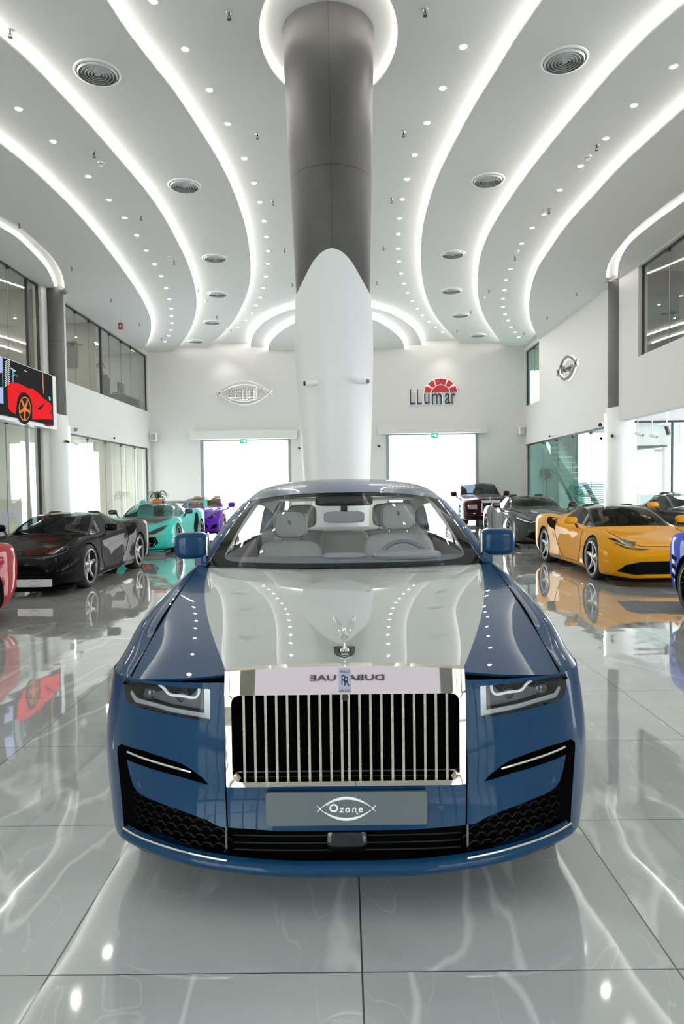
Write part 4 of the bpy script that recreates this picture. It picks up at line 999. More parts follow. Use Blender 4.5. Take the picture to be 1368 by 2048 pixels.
outer = [(sx, zt + 0.01), (hl[0][0] - 0.02, zt)]
# bumper outline: seam top -> round the lamp -> wing joint -> bottom corner -> intake mouth -> seam
bump = [(sx + 0.003, 0.878), (0.50, 0.853), (hl[0][0] - 0.004, 0.847)]
Zlow = tr(1148, 1664)[1]
bo = [(sx + 0.003, 0.872), (SE, 0.84), (SE, Zlow), (blade_in[-1][0] + 0.004, Zlow)] + blade_in[::-1] + wedge[::-1] + wedge_lo[::-1] + panel[::-1] + [(sx + 0.003, zb_in)]
fas = patch(bo, [hl], 0.022)
both(facing(fas))
# centre section that carries the plate
z1658 = tr(690, 1661)[1]
cen = facing(patch([(0, zg), (sx - 0.003, zg), (sx - 0.003, zb_in), (0.25, z1658), (0, z1658)], (), 0.03)); both(cen)
# returns of the cut edges
ret = ribbon([(sx + 0.003, zb_in)] + panel, 0, 0.10, False); ret.add(*(lambda r: (r.v, r.f))(ribbon(panel[-1:] + wedge_lo + wedge, 0, 0.07, False))); ret.add(*(lambda r: (r.v, r.f))(ribbon(wedge[-1:] + blade_in, 0, 0.12, False)))
ret.add(*(lambda r: (r.v, r.f))(ribbon([(0, z1658), (0.25, z1658), (sx, zb_in)], 0, 0.10, False)))
both(ret)
# front lip below the intake
lipc = [(0, tr(690, 1731)[1]), (0.25, tr(690, 1730)[1]), tr(932, 1716), tr(1040, 1692), tr(1100, 1668), tr(1137, 1648)]
lipc = [tuple(p[:2]) for p in crom([(a, b, 0) for a, b in lipc], 40)]
rows = []
for o, dz in ((0.012, 0.012), (-0.006, 0.006), (-0.018, -0.004), (-0.022, -0.018), (-0.016, -0.034), (0.0, -0.044), (0.06, -0.050), (0.25, -0.05)):
    rows.append([belt(s, z + dz, o) for s, z in lipc])
lip = MB().grid(rows); facing(lip); both(lip)
bumper = MB()
for m in (fas, cen, lip): bumper.add(m.v, m.f)
bumper = hb(bumper, 'front_bumper', M_blue, weld=2e-4, smooth=40)
hb(ret, 'intake_edge', M_void, bumper, 40)
# dark liner behind every opening and joint
lin = MB().grid([[belt(s, z, 0.13) for s in np.linspace(-SE, SE, 60)] for z in np.linspace(0.13, 0.80, 12)]); hb(lin, 'intake_liner', M_void, bumper, 40)
utr = MB().grid([[belt(s, 0.182, o) for s in np.linspace(-SE, SE, 60)] for o in (0.03, 0.15, 0.30)]); hb(utr, 'undertray', M_void, bumper, 40)
jl = MB().grid([[belt(s, z, 0.012) for s in (sx - 0.01, sx + 0.01)] for z in np.linspace(zb_in + .004, 0.86, 10)]); hb(jl, 'joint_liner', M_void, bumper, 0); jl.v = [(-x, y, z) for x, y, z in jl.v]; jl.xf(HOFF.inverted()); hb(jl, 'joint_liner', M_void, bumper, 0)
# honeycomb mesh in the side intakes and a plainer one in the centre
reg = [(sx, zb_in)] + panel[:8] + blade_in[1:][::1] + [tr(1136, 1648), tr(1040, 1690), tr(933, 1714)]
mesh = MB(); cw, chh = 0.052, 0.028
def clip_seg(a, b, poly): return inside(((a[0] + b[0]) / 2, (a[1] + b[1]) / 2), poly)
for r in range(-2, 16):
    for c in range(0, 18):
        cx_ = sx + c * cw + (cw / 2 if r % 2 else 0); cz = 0.18 + r * chh
        h6 = [(cx_ - cw * .5, cz), (cx_ - cw * .2, cz + chh * .52), (cx_ + cw * .2, cz + chh * .52), (cx_ + cw * .5, cz)]
        for a, b in zip(h6, h6[1:]):
            if clip_seg(a, b, reg): mesh.tube([belt(a[0], a[1], 0.05), belt(b[0], b[1], 0.05)], 0.0032, 5)
hb(mesh, 'intake_mesh', mat('mesh_black', (0.004, 0.004, 0.0045), 0.5, spec=0.25), bumper, 40); mesh.v = [(-x, y, z) for x, y, z in mesh.v]; mesh.xf(HOFF.inverted()); hb(mesh, 'intake_mesh', mat('mesh_black'), bumper, 40)
cm = MB()
for k in range(5): cm.tube([belt(s, 0.222 + k * 0.026, 0.07) for s in np.linspace(-sx, sx, 20)], 0.004, 5)
hb(cm, 'intake_slats', mat('mesh_black'), bumper, 40)
MBs = MB().rbox((0, 0.03, 0.265), (0.155, 0.03, 0.075), 0.3); hb(MBs, 'radar_cover', M_gloss_black, bumper)
dv = MB().b2(-0.004, 0.004, 0.0, 0.06, 0.0, 0.13); dv.v = [(x + sx, y + .005, z + zlip - .03) for x, y, z in dv.v]; hb(dv, 'intake_divider', M_gloss_black, bumper, 0); dv.v = [(-x, y, z) for x, y, z in dv.v]; dv.xf(HOFF.inverted()); hb(dv, 'intake_divider', M_gloss_black, bumper, 0)
# bright strips
def strip(pts, r, off, name, m, flat=1.0): 
    for s_ in (1, -1):
        mb = MB().tube([belt(s_ * a, z, off) for a, z in pts], r, 8, flat=flat); hb(mb, name, m, bumper, 50)
strip([tuple(p[:2]) for p in crom([(*tr(1003, 1538), 0), (*tr(1060, 1521), 0), (*tr(1131, 1494), 0)], 14)], 0.0055, 0.004, 'chrome_strip', M_chrome)
strip([tuple(p[:2]) for p in crom([(*tr(933, 1712.5), 0), (*tr(1000, 1698), 0), (*tr(1060, 1680), 0), (*tr(1136, 1644), 0)], 20)], 0.0055, -0.012, 'chrome_strip', M_chrome)
for s_ in (1, -1):
    for (a, z) in (tr(882, 1614), tr(1107, 1560)):
        p = belt(s_ * a, z, -0.0015); q = belt(s_ * a, z, 0.004); hb(MB().cyl(q, p, 0.0115, n=18), 'parking_sensor', mat('sensor_blue', (0.02, 0.07, 0.14), 0.4), bumper)

# ---- grille
gr_w, gr_zb, gr_zt = 0.442, 0.497, 0.931
def grz(x): return 0.937 - 0.016 * (abs(x) / 0.44) ** 2.4     # gently arched header
fo = [(-gr_w, gr_zb), (gr_w, gr_zb)] + [(x, grz(x)) for x in np.linspace(gr_w, -gr_w, 25)]
fo = round_poly(fo, 0)
fi = round_poly([(-0.418, 0.515), (0.418, 0.515), (0.418, 0.838), (-0.418, 0.838)], 0.035, 7)
def gsurf(x, z, off=0):   # header leans back, rest is upright
    lean = 0.20 * max(0, z - 0.8385)
    edge = max(0, abs(x) - 0.40); return Vector((x, -0.030 + lean + 2.0 * edge ** 2 + off, z))
V, F = cdt([(-gr_w, gr_zb), (gr_w, gr_zb), (gr_w, .8385), (-gr_w, .8385)], [fi], 0.03)
gf = MB().add([gsurf(x, z) for x, z in V], F); facing(gf)
hd_ = MB().grid([[gsurf(x, .8385 + t * (grz(x) - .8385)) for x in np.linspace(-gr_w, gr_w, 60)] for t in np.linspace(0, 1, 8)]); facing(hd_); gf.add(hd_.v, hd_.f)
gs = MB()
gs.grid([[gsurf(x, z, o) for x, z in fo + fo[:1]] for o in (0, 0.05)]); gs.grid([[gsurf(x, z, o) for x, z in fi + fi[:1]] for o in (0, 0.002)])
def inset(poly, d):
    c = Vector((0, 0.68)); return [(x - math.copysign(d, x) * min(1, abs(x) / 0.1), z - math.copysign(d, z - c.y)) for x, z in poly]
fi2 = inset(fi, 0.008)
gs.grid([[gsurf(x, z, 0.002) for x, z in fi + fi[:1]], [gsurf(x, z, 0.020) for x, z in fi2 + fi2[:1]], [gsurf(x, z, 0.07) for x, z in fi2 + fi2[:1]]])
gf.add(gs.v, gs.f); grille = hb(gf, 'grille_surround', M_warmchrome, smooth=25)
hb(MB().b2(-0.43, 0.43, 0.075, 0.085, 0.505, 0.90), 'grille_backing', M_void, grille, 0)
for k in range(20):
    i = k - 9.5; x = math.copysign(0.0130 + 0.0401 * (abs(i) - 0.5), i)
    b = MB(); prof = [(-0.0062, 0.0), (-0.0045, -0.006), (0, -0.008), (0.0045, -0.006), (0.0062, 0.0), (0.0045, 0.045), (-0.0045, 0.045)]
    b.grid([[(x + a, -0.012 + c, z) for a, c in prof] for z in (0.508, 0.560, 0.840)], True)
    hb(b, 'grille_vane', M_warmchrome, grille, 40)
for z in (0.535,): hb(MB().b2(-0.41, 0.41, 0.012, 0.03, z - 0.002, z + 0.004), 'grille_crossbar', M_gloss_black, grille, 0)
hb(MB().cyl((0, -0.02, 0.822), (0, 0.02, 0.822), 0.011, n=16), 'front_camera', M_gloss_black, grille)
# enamel badge on the header
bx = MB(); bd = round_poly([(-0.023, 0.846), (0.023, 0.846), (0.023, 0.929), (-0.023, 0.929)], 0.006)
bx.prism(bd, lambda x, z, d: gsurf(x, z, -0.006 + d), 0.008); badge = hb(bx, 'badge', mat('badge_silver', (0.55, 0.58, 0.64), 0.2, 0.9), grille, 30)
def badge_text(ch, size, x, z, m, sxx=1.0, parent=badge, dep=0.002):
    t_ = text_mb(ch, size, dep, sxx); t_.v = [tuple(gsurf(a + x, b + z, -0.008 - c)) for a, b, c in t_.v]; hb(t_, 'lettering', m, parent, 0)
M_bl = mat('badge_ink', (0.01, 0.02, 0.06), 0.3)
badge_text('R', 0.050, -0.004, 0.889, M_bl, 0.72); badge_text('R', 0.050, 0.006, 0.884, M_bl, 0.72)
badge_text('ROLLS', 0.011, 0, 0.920, M_bl); badge_text('ROYCE', 0.011, 0, 0.853, M_bl)
# number plate
pl = MB(); pz0, pz1 = 0.346, 0.471
pl.prism(round_poly([(-0.298, pz0), (0.298, pz0), (0.298, pz1), (-0.298, pz1)], 0.012), lambda x, z, d: Vector((x, -0.022 + d, z)), 0.012)
plate = hb(pl, 'number_plate', mat('plate_grey', (0.15, 0.17, 0.185), 0.35), smooth=30)
A = Matrix.Translation((0, -0.022, 0.409)) @ Matrix.Rotation(PI / 2, 4, 'X') @ Matrix.Scale(0.218, 4)
e = eye_mb(0.008); e.xf(A); hb(e, 'plate_emblem', M_wh, plate, 0)
e = latin_mb(0.008); e.v = [(x, y, z + .004) for x, y, z in e.v]; e.xf(A); hb(e, 'plate_lettering', M_wh, plate, 0)

# ---- headlamps
for s_ in (1, -1):
    L_ = [(s_ * a, z) for a, z in hl]
    ln = patch(L_, (), 0.03, 0.001); facing(ln); lamp = hb(ln, 'headlamp', M_lens, hero, 40)
    hs = ribbon(L_, 0.0, 0.10); bk = patch(L_, (), 0.03, 0.10); facing(bk); hs.add(bk.v, bk.f); hb(hs, 'lamp_housing', mat('lamp_grey', (0.05, 0.05, 0.052), 0.3, 0.3), lamp, 40)
    q = lambda L: [(s_ * a, min(z, 0.843)) for a, z in Z4(L)]
    fr = ribbon(q([(742, 190), (752, 352), (1145, 257), (1180, 240)]), 0.012, 0.05, False)
    def band(l0, l1, off): return MB().grid([[belt(s, z, off) for s, z in l0], [belt(s, z, off) for s, z in l1]])
    bz = band(q([(744, 192), (748, 355), (950, 312), (1150, 255), (1180, 205)]), q([(775, 185), (778, 322), (950, 288), (1140, 232), (1168, 190)]), 0.014)
    hb(facing(bz), 'lamp_bezel', mat('lamp_silver', (0.62, 0.63, 0.65), 0.18, 0.9), lamp, 30)
    ip = band(q([(790, 182), (793, 310), (950, 280), (1135, 222)]), q([(806, 178), (880, 250), (960, 235), (1000, 200)]), 0.035)
    hb(facing(ip), 'lamp_inner_panel', mat('lamp_mid', (0.16, 0.16, 0.165), 0.35, 0.5), lamp, 30)
    pth = q([(808, 176), (812, 222), (826, 240), (900, 232), (975, 218), (1000, 190), (1020, 124)])
    hb(MB().tube([belt(s, z, 0.025) for s, z in [tuple(p[:2]) for p in crom([(a, b, 0) for a, b in pth], 40)]], 0.0055, 8), 'light_blade', mat('lamp_blade', (0.85, 0.87, 0.9), 0.15, emit=0.25, ecol=(1, 1, 1)), lamp, 50)
    for (u, v, r) in ((905, 190, .034), (1085, 165, .040)):
        a, z = Z4([(u, v)])[0]; z = min(z, .812 - r * .4); r *= .8; c = belt(s_ * a, z, 0.045); d_ = belt(s_ * a, z, 0.09)
        pj = MB().cyl(d_, c, r, r, 24); sp_ = MB().rbox(c, (r * 1.9, r * 1.1, r * 1.9), 1.0, 20); pj.add(sp_.v, sp_.f); hb(pj, 'projector_lens', mat('projector', (0.03, 0.035, 0.04), 0.05, 0.2, coat=1), lamp, 40)
    for (u0, v0, u1, v1) in ((960, 150, 1120, 108), (1020, 235, 1165, 175)): 
        hb(MB().tube([belt(a, z, 0.05) for a, z in q([(u0, v0), (u1, v1)])], 0.004, 6), 'lamp_rib', M_chrome, lamp, 50)

# ---- bonnet and wings: a skin through hand-set lines, back from the nose to the windscreen
def C(*L): return [(x, Y - NOSE, z) for Y, x, z in L]
H0 = C((2.515, 0, .940), (2.56, 0, .950), (2.8, 0, .988), (3.2, 0, 1.032), (3.6, 0, 1.066), (3.95, 0, 1.091), (4.08, 0, 1.100))
Hq = C((2.515, .22, .937), (2.56, .232, .946), (2.79, .275, .983), (3.13, .315, 1.026), (3.5, .355, 1.060), (3.95, .40, 1.090), (4.10, .415, 1.100))
H1 = C((2.520, .434, .926), (2.56, .452, .936), (2.773, .528, .968), (3.01, .602, 1.000), (3.25, .668, 1.030), (3.68, .762, 1.068), (4.19, .846, 1.104))
Hv = C((2.525, .462, .872), (2.60, .500, .888), (2.79, .580, .932), (3.03, .655, .974), (3.27, .718, 1.010), (3.69, .802, 1.055), (4.20, .868, 1.102))
Hm = C((2.625, .680, .856), (2.70, .700, .882), (2.86, .730, .928), (3.06, .765, .974), (3.30, .792, 1.012), (3.70, .838, 1.058), (4.21, .889, 1.107))
Hs = C((2.700, .845, .852), (2.76, .847, .872), (2.93, .853, .918), (3.16, .860, .984), (3.56, .869, 1.050), (3.8, .88, 1.075), (4.22, .907, 1.114))
Ho = C((2.745, .905, .851), (2.80, .915, .868), (2.97, .930, .905), (3.20, .935, .978), (3.60, .932, 1.046), (3.85, .929, 1.075), (4.26, .926, 1.112))
Hr = C((2.800, .936, .849), (2.86, .950, .856), (3.02, .966, .882), (3.22, .973, .944), (3.62, .968, 1.006), (3.87, .962, 1.036), (4.29, .957, 1.070))
Hb = C((2.850, .956, .846), (2.92, .968, .846), (3.06, .975, .848), (3.25, .978, .850), (3.64, .979, .86), (3.88, .980, .865), (4.30, .980, .87))
def belt_y(x, z):
    k = half_w(z) / PW; return belt(float(np.interp(min(x / k, PW * .9995), _px, _ps)), z).y
for _l, _e in ((Ho, .008), (Hr, .014), (Hb, .017)): _l[:] = [(x + _e, y, z) for x, y, z in _l]
for _l in (Hv, Hm, Hs, Ho, Hr, Hb):
    x, y, z = _l[0]; y = belt_y(x, z) + .002; _l[0] = (x, y, z); x2, y2, z2 = _l[1]; _l[1] = (x2, min(max(y2, y + .03), y + .06), z2)
neg = lambda l: [(-x, y, z) for x, y, z in l]
NV = 60
hl_lines = [neg(Hs), neg(Hm), neg(Hv), neg(H1), neg(Hq), H0, Hq, H1, Hv, Hm, Hs]
G = fair(skin(hl_lines, NV, 7), 420)             # [v][u][3]
nu = G.shape[1]
# slide the columns so that two of them run along the edges of the silver panel
_h1 = crom(H1, 80)
for i in range(NV):
    row = G[i].copy(); xe = float(np.interp(row[45, 1], _h1[:, 1], _h1[:, 0])); xm = row[-1, 0]
    qx = np.concatenate([np.linspace(-xm, -xe, 22), np.linspace(-xe, xe, 29)[1:], np.linspace(xe, xm, 22)[1:]])
    G[i] = pchip(row[:, 0], row, qx)
G[:, 0, 0] += 0.0025; G[:, -1, 0] -= 0.0025
hood = MB()
hood.grid([[tuple(p) for p in row] for row in G])
# silver panel between the two feature lines
mi = []
for i in range(NV - 1):
    for j in range(nu - 1): mi.append(1 if 21 <= j < 49 else 0)
hood.m = mi
facing(hood, Vector((0, 0, 1)))
# turned-under leading edge
le = [Vector(p) for p in G[0]]; hood.grid([[tuple(p) for p in le], [tuple(p + Vector((0, 0.004, -0.010))) for p in le], [tuple(p + Vector((0, 0.05, -0.012))) for p in le]])
hood = hb(hood, 'bonnet', [M_blue, M_silver], smooth=50)
# wings
for s_ in (1, -1):
    W_ = fair(skin([[(s_ * x, y, z) for x, y, z in l] for l in (Hs, Ho, Hr, Hb)], NV, 8), 12); W_[:, 0, 0] += s_ * 0.0025
    wg = MB().grid([[tuple(p) for p in r] for r in W_]); facing(wg, Vector((s_ * .5, 0, 1)))
    # flank below, with the wheel arch cut out
    sA, sB = SE + 0.004, SF + (4.30 - NOSE - PL); sw = SF + (3.42 - NOSE - PL)
    arch = [(sw + 0.405 * math.cos(PI * k / 24), 0.365 + 0.405 * math.sin(PI * k / 24)) for k in range(25)]
    top = [(SF + (y - PL), z) for x, y, z in [tuple(p) for p in W_[:, -1]] if SF + (y - PL) > sA + .01]
    poly = [(sA, 0.843)] + top + [(sB, 0.22)] + [(arch[0][0], 0.22)] + arch + [(arch[-1][0], 0.22), (sA, 0.22)]
    fl_ = patch([(s_ * a, z) for a, z in poly], (), 0.04); facing(fl_, Vector((s_, 0, 0)))
    wg.add(fl_.v, fl_.f)
    hb(wg, 'front_wing', M_blue, smooth=50, weld=2e-3)
    wl = MB()
    for k in range(20):
        pass
    wl.grid([[belt(s_ * a, z, o) for a, z in arch] for o in (0.0, 0.30)]); hb(wl, 'wheel_arch_liner', M_black, smooth=50)
# dark structure under the bonnet joints
und = MB().grid([[tuple(Vector(p) + Vector((-p[0] * .0, .012, -.03))) for p in row] for row in G]); hb(und, 'bonnet_frame', M_void, hood, 40)
for s_ in (1, -1):
    hb(MB().grid([[(s_ * (x + d), y, z - .02) for d in (-.03, .03)] for x, y, z in [tuple(p) for p in crom(Hs, 30)]]), 'joint_liner', M_void, hood, 0)

# ---- mascot
_hb = BVHTree.FromPolygons([Vector(p) for r in G for p in r], [(a * nu + b, a * nu + b + 1, (a + 1) * nu + b + 1, (a + 1) * nu + b) for a in range(NV - 1) for b in range(nu - 1)])
def hz_at(x, y): return _hb.ray_cast(Vector((x, y, 3)), Vector((0, 0, -1)))[0].z
hz = hz_at(0, .145)
shield = round_poly([(-.044, .046), (.044, .046), (.038, -.038), (.02, -.062), (-.02, -.062), (-.038, -.038)][::-1], .014)
slope = (hz_at(0, .19) - hz_at(0, .10)) / .09
SP = lambda x, y, d: Vector((x, .145 + y, hz + y * slope + d))
mb_ = MB().prism(shield, lambda x, y, d: SP(x, y, -.004 + d), .009)
mascot = hb(mb_, 'mascot_base', M_chrome, hood, 30)
hb(MB().prism(round_poly([(x * .86, y * .84) for x, y in shield], 0), lambda x, y, d: SP(x, y, .005 + d), .0012), 'mascot_border', M_gloss_black, mascot, 0)
hb(MB().prism(round_poly([(x * .80, y * .78) for x, y in shield], 0), lambda x, y, d: SP(x, y, .006 + d), .0014), 'mascot_plate', M_chrome, mascot, 0)
hb(MB().add(*(lambda m: (m.v, m.f))(MB().prism([(.028 * math.cos(2 * PI * k / 24), .026 * math.sin(2 * PI * k / 24) - .004) for k in range(24)], lambda x, y, d: SP(x, y, .0072 + d), .001))), 'mascot_well', M_gloss_black, mascot, 0)
f = MB()
f.tube([(0, .142, hz + .006), (0, .142, hz + .016)], [.019, .015], 16)
f.tube([(0, .144, hz + .014), (0, .145, hz + .03), (0, .142, hz + .052), (0, .134, hz + .072), (0, .128, hz + .084)], [.010, .009, .0095, .0105, .006], 12)
f.rbox((0, .122, hz + .095), (.013, .015, .017), 1.0, 12)
for s_ in (1, -1):
    rows = []
    for k in range(9):
        u = k / 8; c = Vector((s_ * (.006 + .034 * u ** .8), .135 + .055 * u, hz + .066 + .062 * u)); wd = .017 * math.sin(PI * min(1, .25 + .68 * u)) + .002
        n_ = Vector((s_ * .5, -.55, .1)).normalized() * .004; a = Vector((s_ * .65, -.2, -.75)).normalized() * wd
        rows.append([c + a, c + n_, c - a, c - n_])
    f.grid(rows, True)
hb(f, 'mascot_figure', M_chrome, mascot, 50)

# ---- windscreen, pillars, roof
M_cabin = mat('headlining', (0.7, 0.68, 0.65), 0.8)
Wc = [(0, 1.585, 1.106), (0, 2.06, 1.335), (0, 2.54, 1.548)]
Wm = [(.45, 1.62, 1.108), (.425, 2.08, 1.330), (.40, 2.57, 1.538)]
We = [(.858, 1.735, 1.116), (.785, 2.17, 1.312), (.705, 2.64, 1.494)]
G = skin([neg(We), neg(Wm), Wc, Wm, We], 24, 8)
def wsf(u, v, off=0):
    """u across 0..1, v up 0..1"""
    a = min(max(v, 0), 1) * (G.shape[0] - 1); b = min(max(u, 0), 1) * (G.shape[1] - 1); i, j = min(int(a), G.shape[0] - 2), min(int(b), G.shape[1] - 2); a -= i; b -= j
    p = (G[i, j] * (1 - a) * (1 - b) + G[i + 1, j] * a * (1 - b) + G[i, j + 1] * (1 - a) * b + G[i + 1, j + 1] * a * b)
    return Vector(p) + Vector((0, 0.75, -0.65)) * off
sh = MB().grid([[tuple(p) for p in r] for r in G]); facing(sh, Vector((0, -1, 1))); ws = hb(sh, 'windscreen', M_ws, smooth=60)
uv_o = [(0, 0), (1, 0), (1, 1), (0, 1)]
uv_i = round_poly([(0.050, 0.060), (0.950, 0.060), (0.960, 0.955), (0.040, 0.955)], [.085, .085, .05, .05], 8)
V, F = cdt(uv_o, [uv_i], 0.04); fb = MB().add([wsf(u, v, 0.004) for u, v in V], F); facing(fb, Vector((0, -1, 1))); hb(fb, 'black_border', M_void, ws, 60)
# A-pillars and cant rails
for s_ in (1, -1):
    Pi = [(.860, 1.735, 1.117), (.787, 2.17, 1.314), (.707, 2.64, 1.497)]; Pm = [(.893, 1.75, 1.135), (.828, 2.19, 1.322), (.750, 2.67, 1.492)]; Po = [(.925, 1.79, 1.118), (.862, 2.23, 1.300), (.785, 2.72, 1.452)]
    Pz = [(.900, 1.82, 1.10), (.84, 2.26, 1.28), (.765, 2.74, 1.43)]
    pil = skin([[(s_ * x, y, z) for x, y, z in l] for l in (Pi, Pm, Po, Pz)], 20, 4); pm = MB().grid([[tuple(p) for p in r] for r in pil]); facing(pm, Vector((s_, -1, .3))); hb(pm, 'a_pillar', M_blue, smooth=60)
    tr_ = skin([[(s_ * (x - .012), y + .02, z - .02) for x, y, z in Pi], [(s_ * (x - .06), y + .14, z - .015) for x, y, z in Pi], [(s_ * (x - .01), y + .26, z - .02) for x, y, z in Pi]], 16, 4); tm = MB().grid([[tuple(p) for p in r] for r in tr_]); hb(tm, 'pillar_trim', M_trim, smooth=60)
R0 = [(0, 2.545, 1.552), (0, 2.75, 1.598), (0, 3.1, 1.645), (0, 3.6, 1.662), (0, 4.2, 1.635), (0, 4.6, 1.585)]
R1 = [(.40, 2.575, 1.541), (.40, 2.78, 1.586), (.40, 3.12, 1.630), (.40, 3.6, 1.646), (.40, 4.2, 1.62), (.40, 4.6, 1.57)]
Rr = [(.62, 2.625, 1.512), (.62, 2.82, 1.554), (.625, 3.14, 1.596), (.63, 3.6, 1.610), (.61, 4.2, 1.58), (.60, 4.62, 1.53)]
R3 = [(.708, 2.645, 1.497), (.715, 2.85, 1.527), (.725, 3.16, 1.558), (.73, 3.6, 1.568), (.71, 4.2, 1.535), (.69, 4.64, 1.48)]
R4 = [(.752, 2.675, 1.490), (.765, 2.88, 1.500), (.775, 3.18, 1.515), (.78, 3.6, 1.518), (.765, 4.2, 1.48), (.74, 4.66, 1.42)]
R5 = [(.782, 2.725, 1.452), (.792, 2.92, 1.462), (.805, 3.2, 1.470), (.808, 3.6, 1.468), (.795, 4.2, 1.43), (.775, 4.68, 1.35)]
lines = [neg(l) for l in (R5, R4, R3, Rr, R1)] + [R0, R1, Rr, R3, R4, R5]
G2 = skin(lines, 40, 5); rf = MB().grid([[tuple(p) for p in r] for r in G2]); facing(rf, Vector((0, 0, 1))); roof = hb(rf, 'roof', M_blue, smooth=60)
hlm = MB().grid([[tuple(Vector(p) * 1.0 + Vector((-p[0] * .03, .02, -.03))) for p in r] for r in G2]); hb(hlm, 'headlining', M_cabin, roof, 60)
# rear: flank, C-pillar, tail, deck, rear window
Fl = [[(.955, 1.80, .22), (.965, 2.6, .22), (.965, 3.6, .22), (.965, 4.3, .23), (.95, 5.0, .30), (.90, 5.35, .38), (.80, 5.52, .42)],
      [(1.000, 1.80, .50), (1.005, 2.6, .50), (1.005, 3.6, .50), (1.01, 4.3, .52), (.99, 5.0, .55), (.93, 5.38, .60), (.82, 5.55, .62)],
      [(.980, 1.80, .87), (.985, 2.6, .88), (.985, 3.6, .88), (.98, 4.3, .88), (.96, 5.0, .86), (.90, 5.36, .84), (.80, 5.53, .83)],
      [(.957, 1.80, 1.07), (.955, 2.6, 1.08), (.952, 3.6, 1.08), (.94, 4.3, 1.07), (.91, 5.0, 1.03), (.85, 5.32, .99), (.76, 5.46, .97)],
      [(.926, 1.80, 1.112), (.918, 2.6, 1.125), (.910, 3.6, 1.13), (.89, 4.3, 1.12), (.84, 5.0, 1.07), (.78, 5.28, 1.03), (.70, 5.40, 1.0)],
      [(.885, 1.80, 1.116), (.87, 2.6, 1.13), (.86, 3.6, 1.135), (.83, 4.3, 1.13), (.70, 5.0, 1.085), (.62, 5.26, 1.04), (.5, 5.38, 1.01)]]
Fl = [[(x + e_, y, z) for x, y, z in l] for l, e_ in zip(Fl, (.02, .02, .017, .014, .008, 0))]
for s_ in (1, -1):
    S_ = skin([[(s_ * x, y, z) for x, y, z in l] for l in Fl], 90, 5)
    ys = S_[:, 2, 1]
    def piece(name, ya, yb, um=None):
        idx = [i for i in range(90) if ya <= ys[i] <= yb]; m = MB().grid([[tuple(p) for p in S_[i]] for i in idx]); facing(m, Vector((s_, 0, .3))); return hb(m, name, M_blue, smooth=50)
    fd = piece('front_door', 1.80, 2.98); rd = piece('rear_door', 2.995, 3.95); rq = piece('rear_wing', 3.965, 9)
    for d_, y_ in ((fd, 2.75), (rd, 3.2)): hb(MB().tube([(s_ * 1.00, y_ - .11, .90), (s_ * 1.03, y_ - .09, .905), (s_ * 1.03, y_ + .09, .905), (s_ * 1.00, y_ + .11, .90)], .012), 'door_handle', M_chrome, d_, 50)
    sg = skin([[(s_ * .895, 1.84, 1.125), (s_ * .888, 2.6, 1.135), (s_ * .88, 3.6, 1.14), (s_ * .85, 4.35, 1.135)], [(s_ * .80, 2.75, 1.45), (s_ * .806, 3.0, 1.458), (s_ * .805, 3.6, 1.458), (s_ * .785, 4.35, 1.41)]], 20, 6)
    hb(MB().grid([[tuple(p) for p in r] for r in sg]), 'side_window', M_ws, smooth=60)
    hb(MB().grid([[(s_ * .885, 2.92, 1.13), (s_ * .885, 3.03, 1.13)], [(s_ * .803, 2.94, 1.46), (s_ * .803, 3.03, 1.46)]]), 'b_pillar', M_gloss_black, smooth=0)
    cp = skin([[(s_ * .85, 4.3, 1.135), (s_ * .785, 4.3, 1.42), (s_ * .69, 4.64, 1.48)], [(s_ * .80, 4.75, 1.12), (s_ * .75, 4.72, 1.36), (s_ * .66, 4.70, 1.46)], [(s_ * .72, 5.05, 1.09), (s_ * .66, 4.9, 1.30), (s_ * .62, 4.74, 1.44)]], 10, 6); hb(MB().grid([[tuple(p) for p in r] for r in cp]), 'c_pillar', M_blue, smooth=60)
rg = skin([[(-.69, 4.65, 1.47), (-.70, 5.05, 1.09)], [(0, 4.62, 1.56), (0, 5.12, 1.10)], [(.69, 4.65, 1.47), (.70, 5.05, 1.09)]], 6, 8); hb(MB().grid([[tuple(p) for p in r] for r in rg]), 'rear_window', M_ws, smooth=60)
dk = skin([[(-.72, 5.03, 1.09), (-.62, 5.25, 1.045), (-.52, 5.40, 1.0), (-.72, 5.50, .9), (-.80, 5.55, .62), (-.80, 5.53, .40)], [(0, 5.08, 1.10), (0, 5.3, 1.07), (0, 5.47, 1.01), (0, 5.56, .9), (0, 5.60, .62), (0, 5.58, .40)], [(.72, 5.03, 1.09), (.62, 5.25, 1.045), (.52, 5.40, 1.0), (.72, 5.50, .9), (.80, 5.55, .62), (.80, 5.53, .40)]], 24, 8)
hb(MB().grid([[tuple(p) for p in r] for r in dk]), 'boot_lid', M_blue, smooth=60)
for s_ in (1, -1): hb(MB().rbox((s_ * .76, 5.535, .78), (.14, .05, .22), .3), 'tail_lamp', mat('tail_red', (.25, .005, .01), .15, coat=1))
hb(MB().b2(-.93, .93, .35, 5.3, .17, .24), 'underbody', M_void, hero, 0)

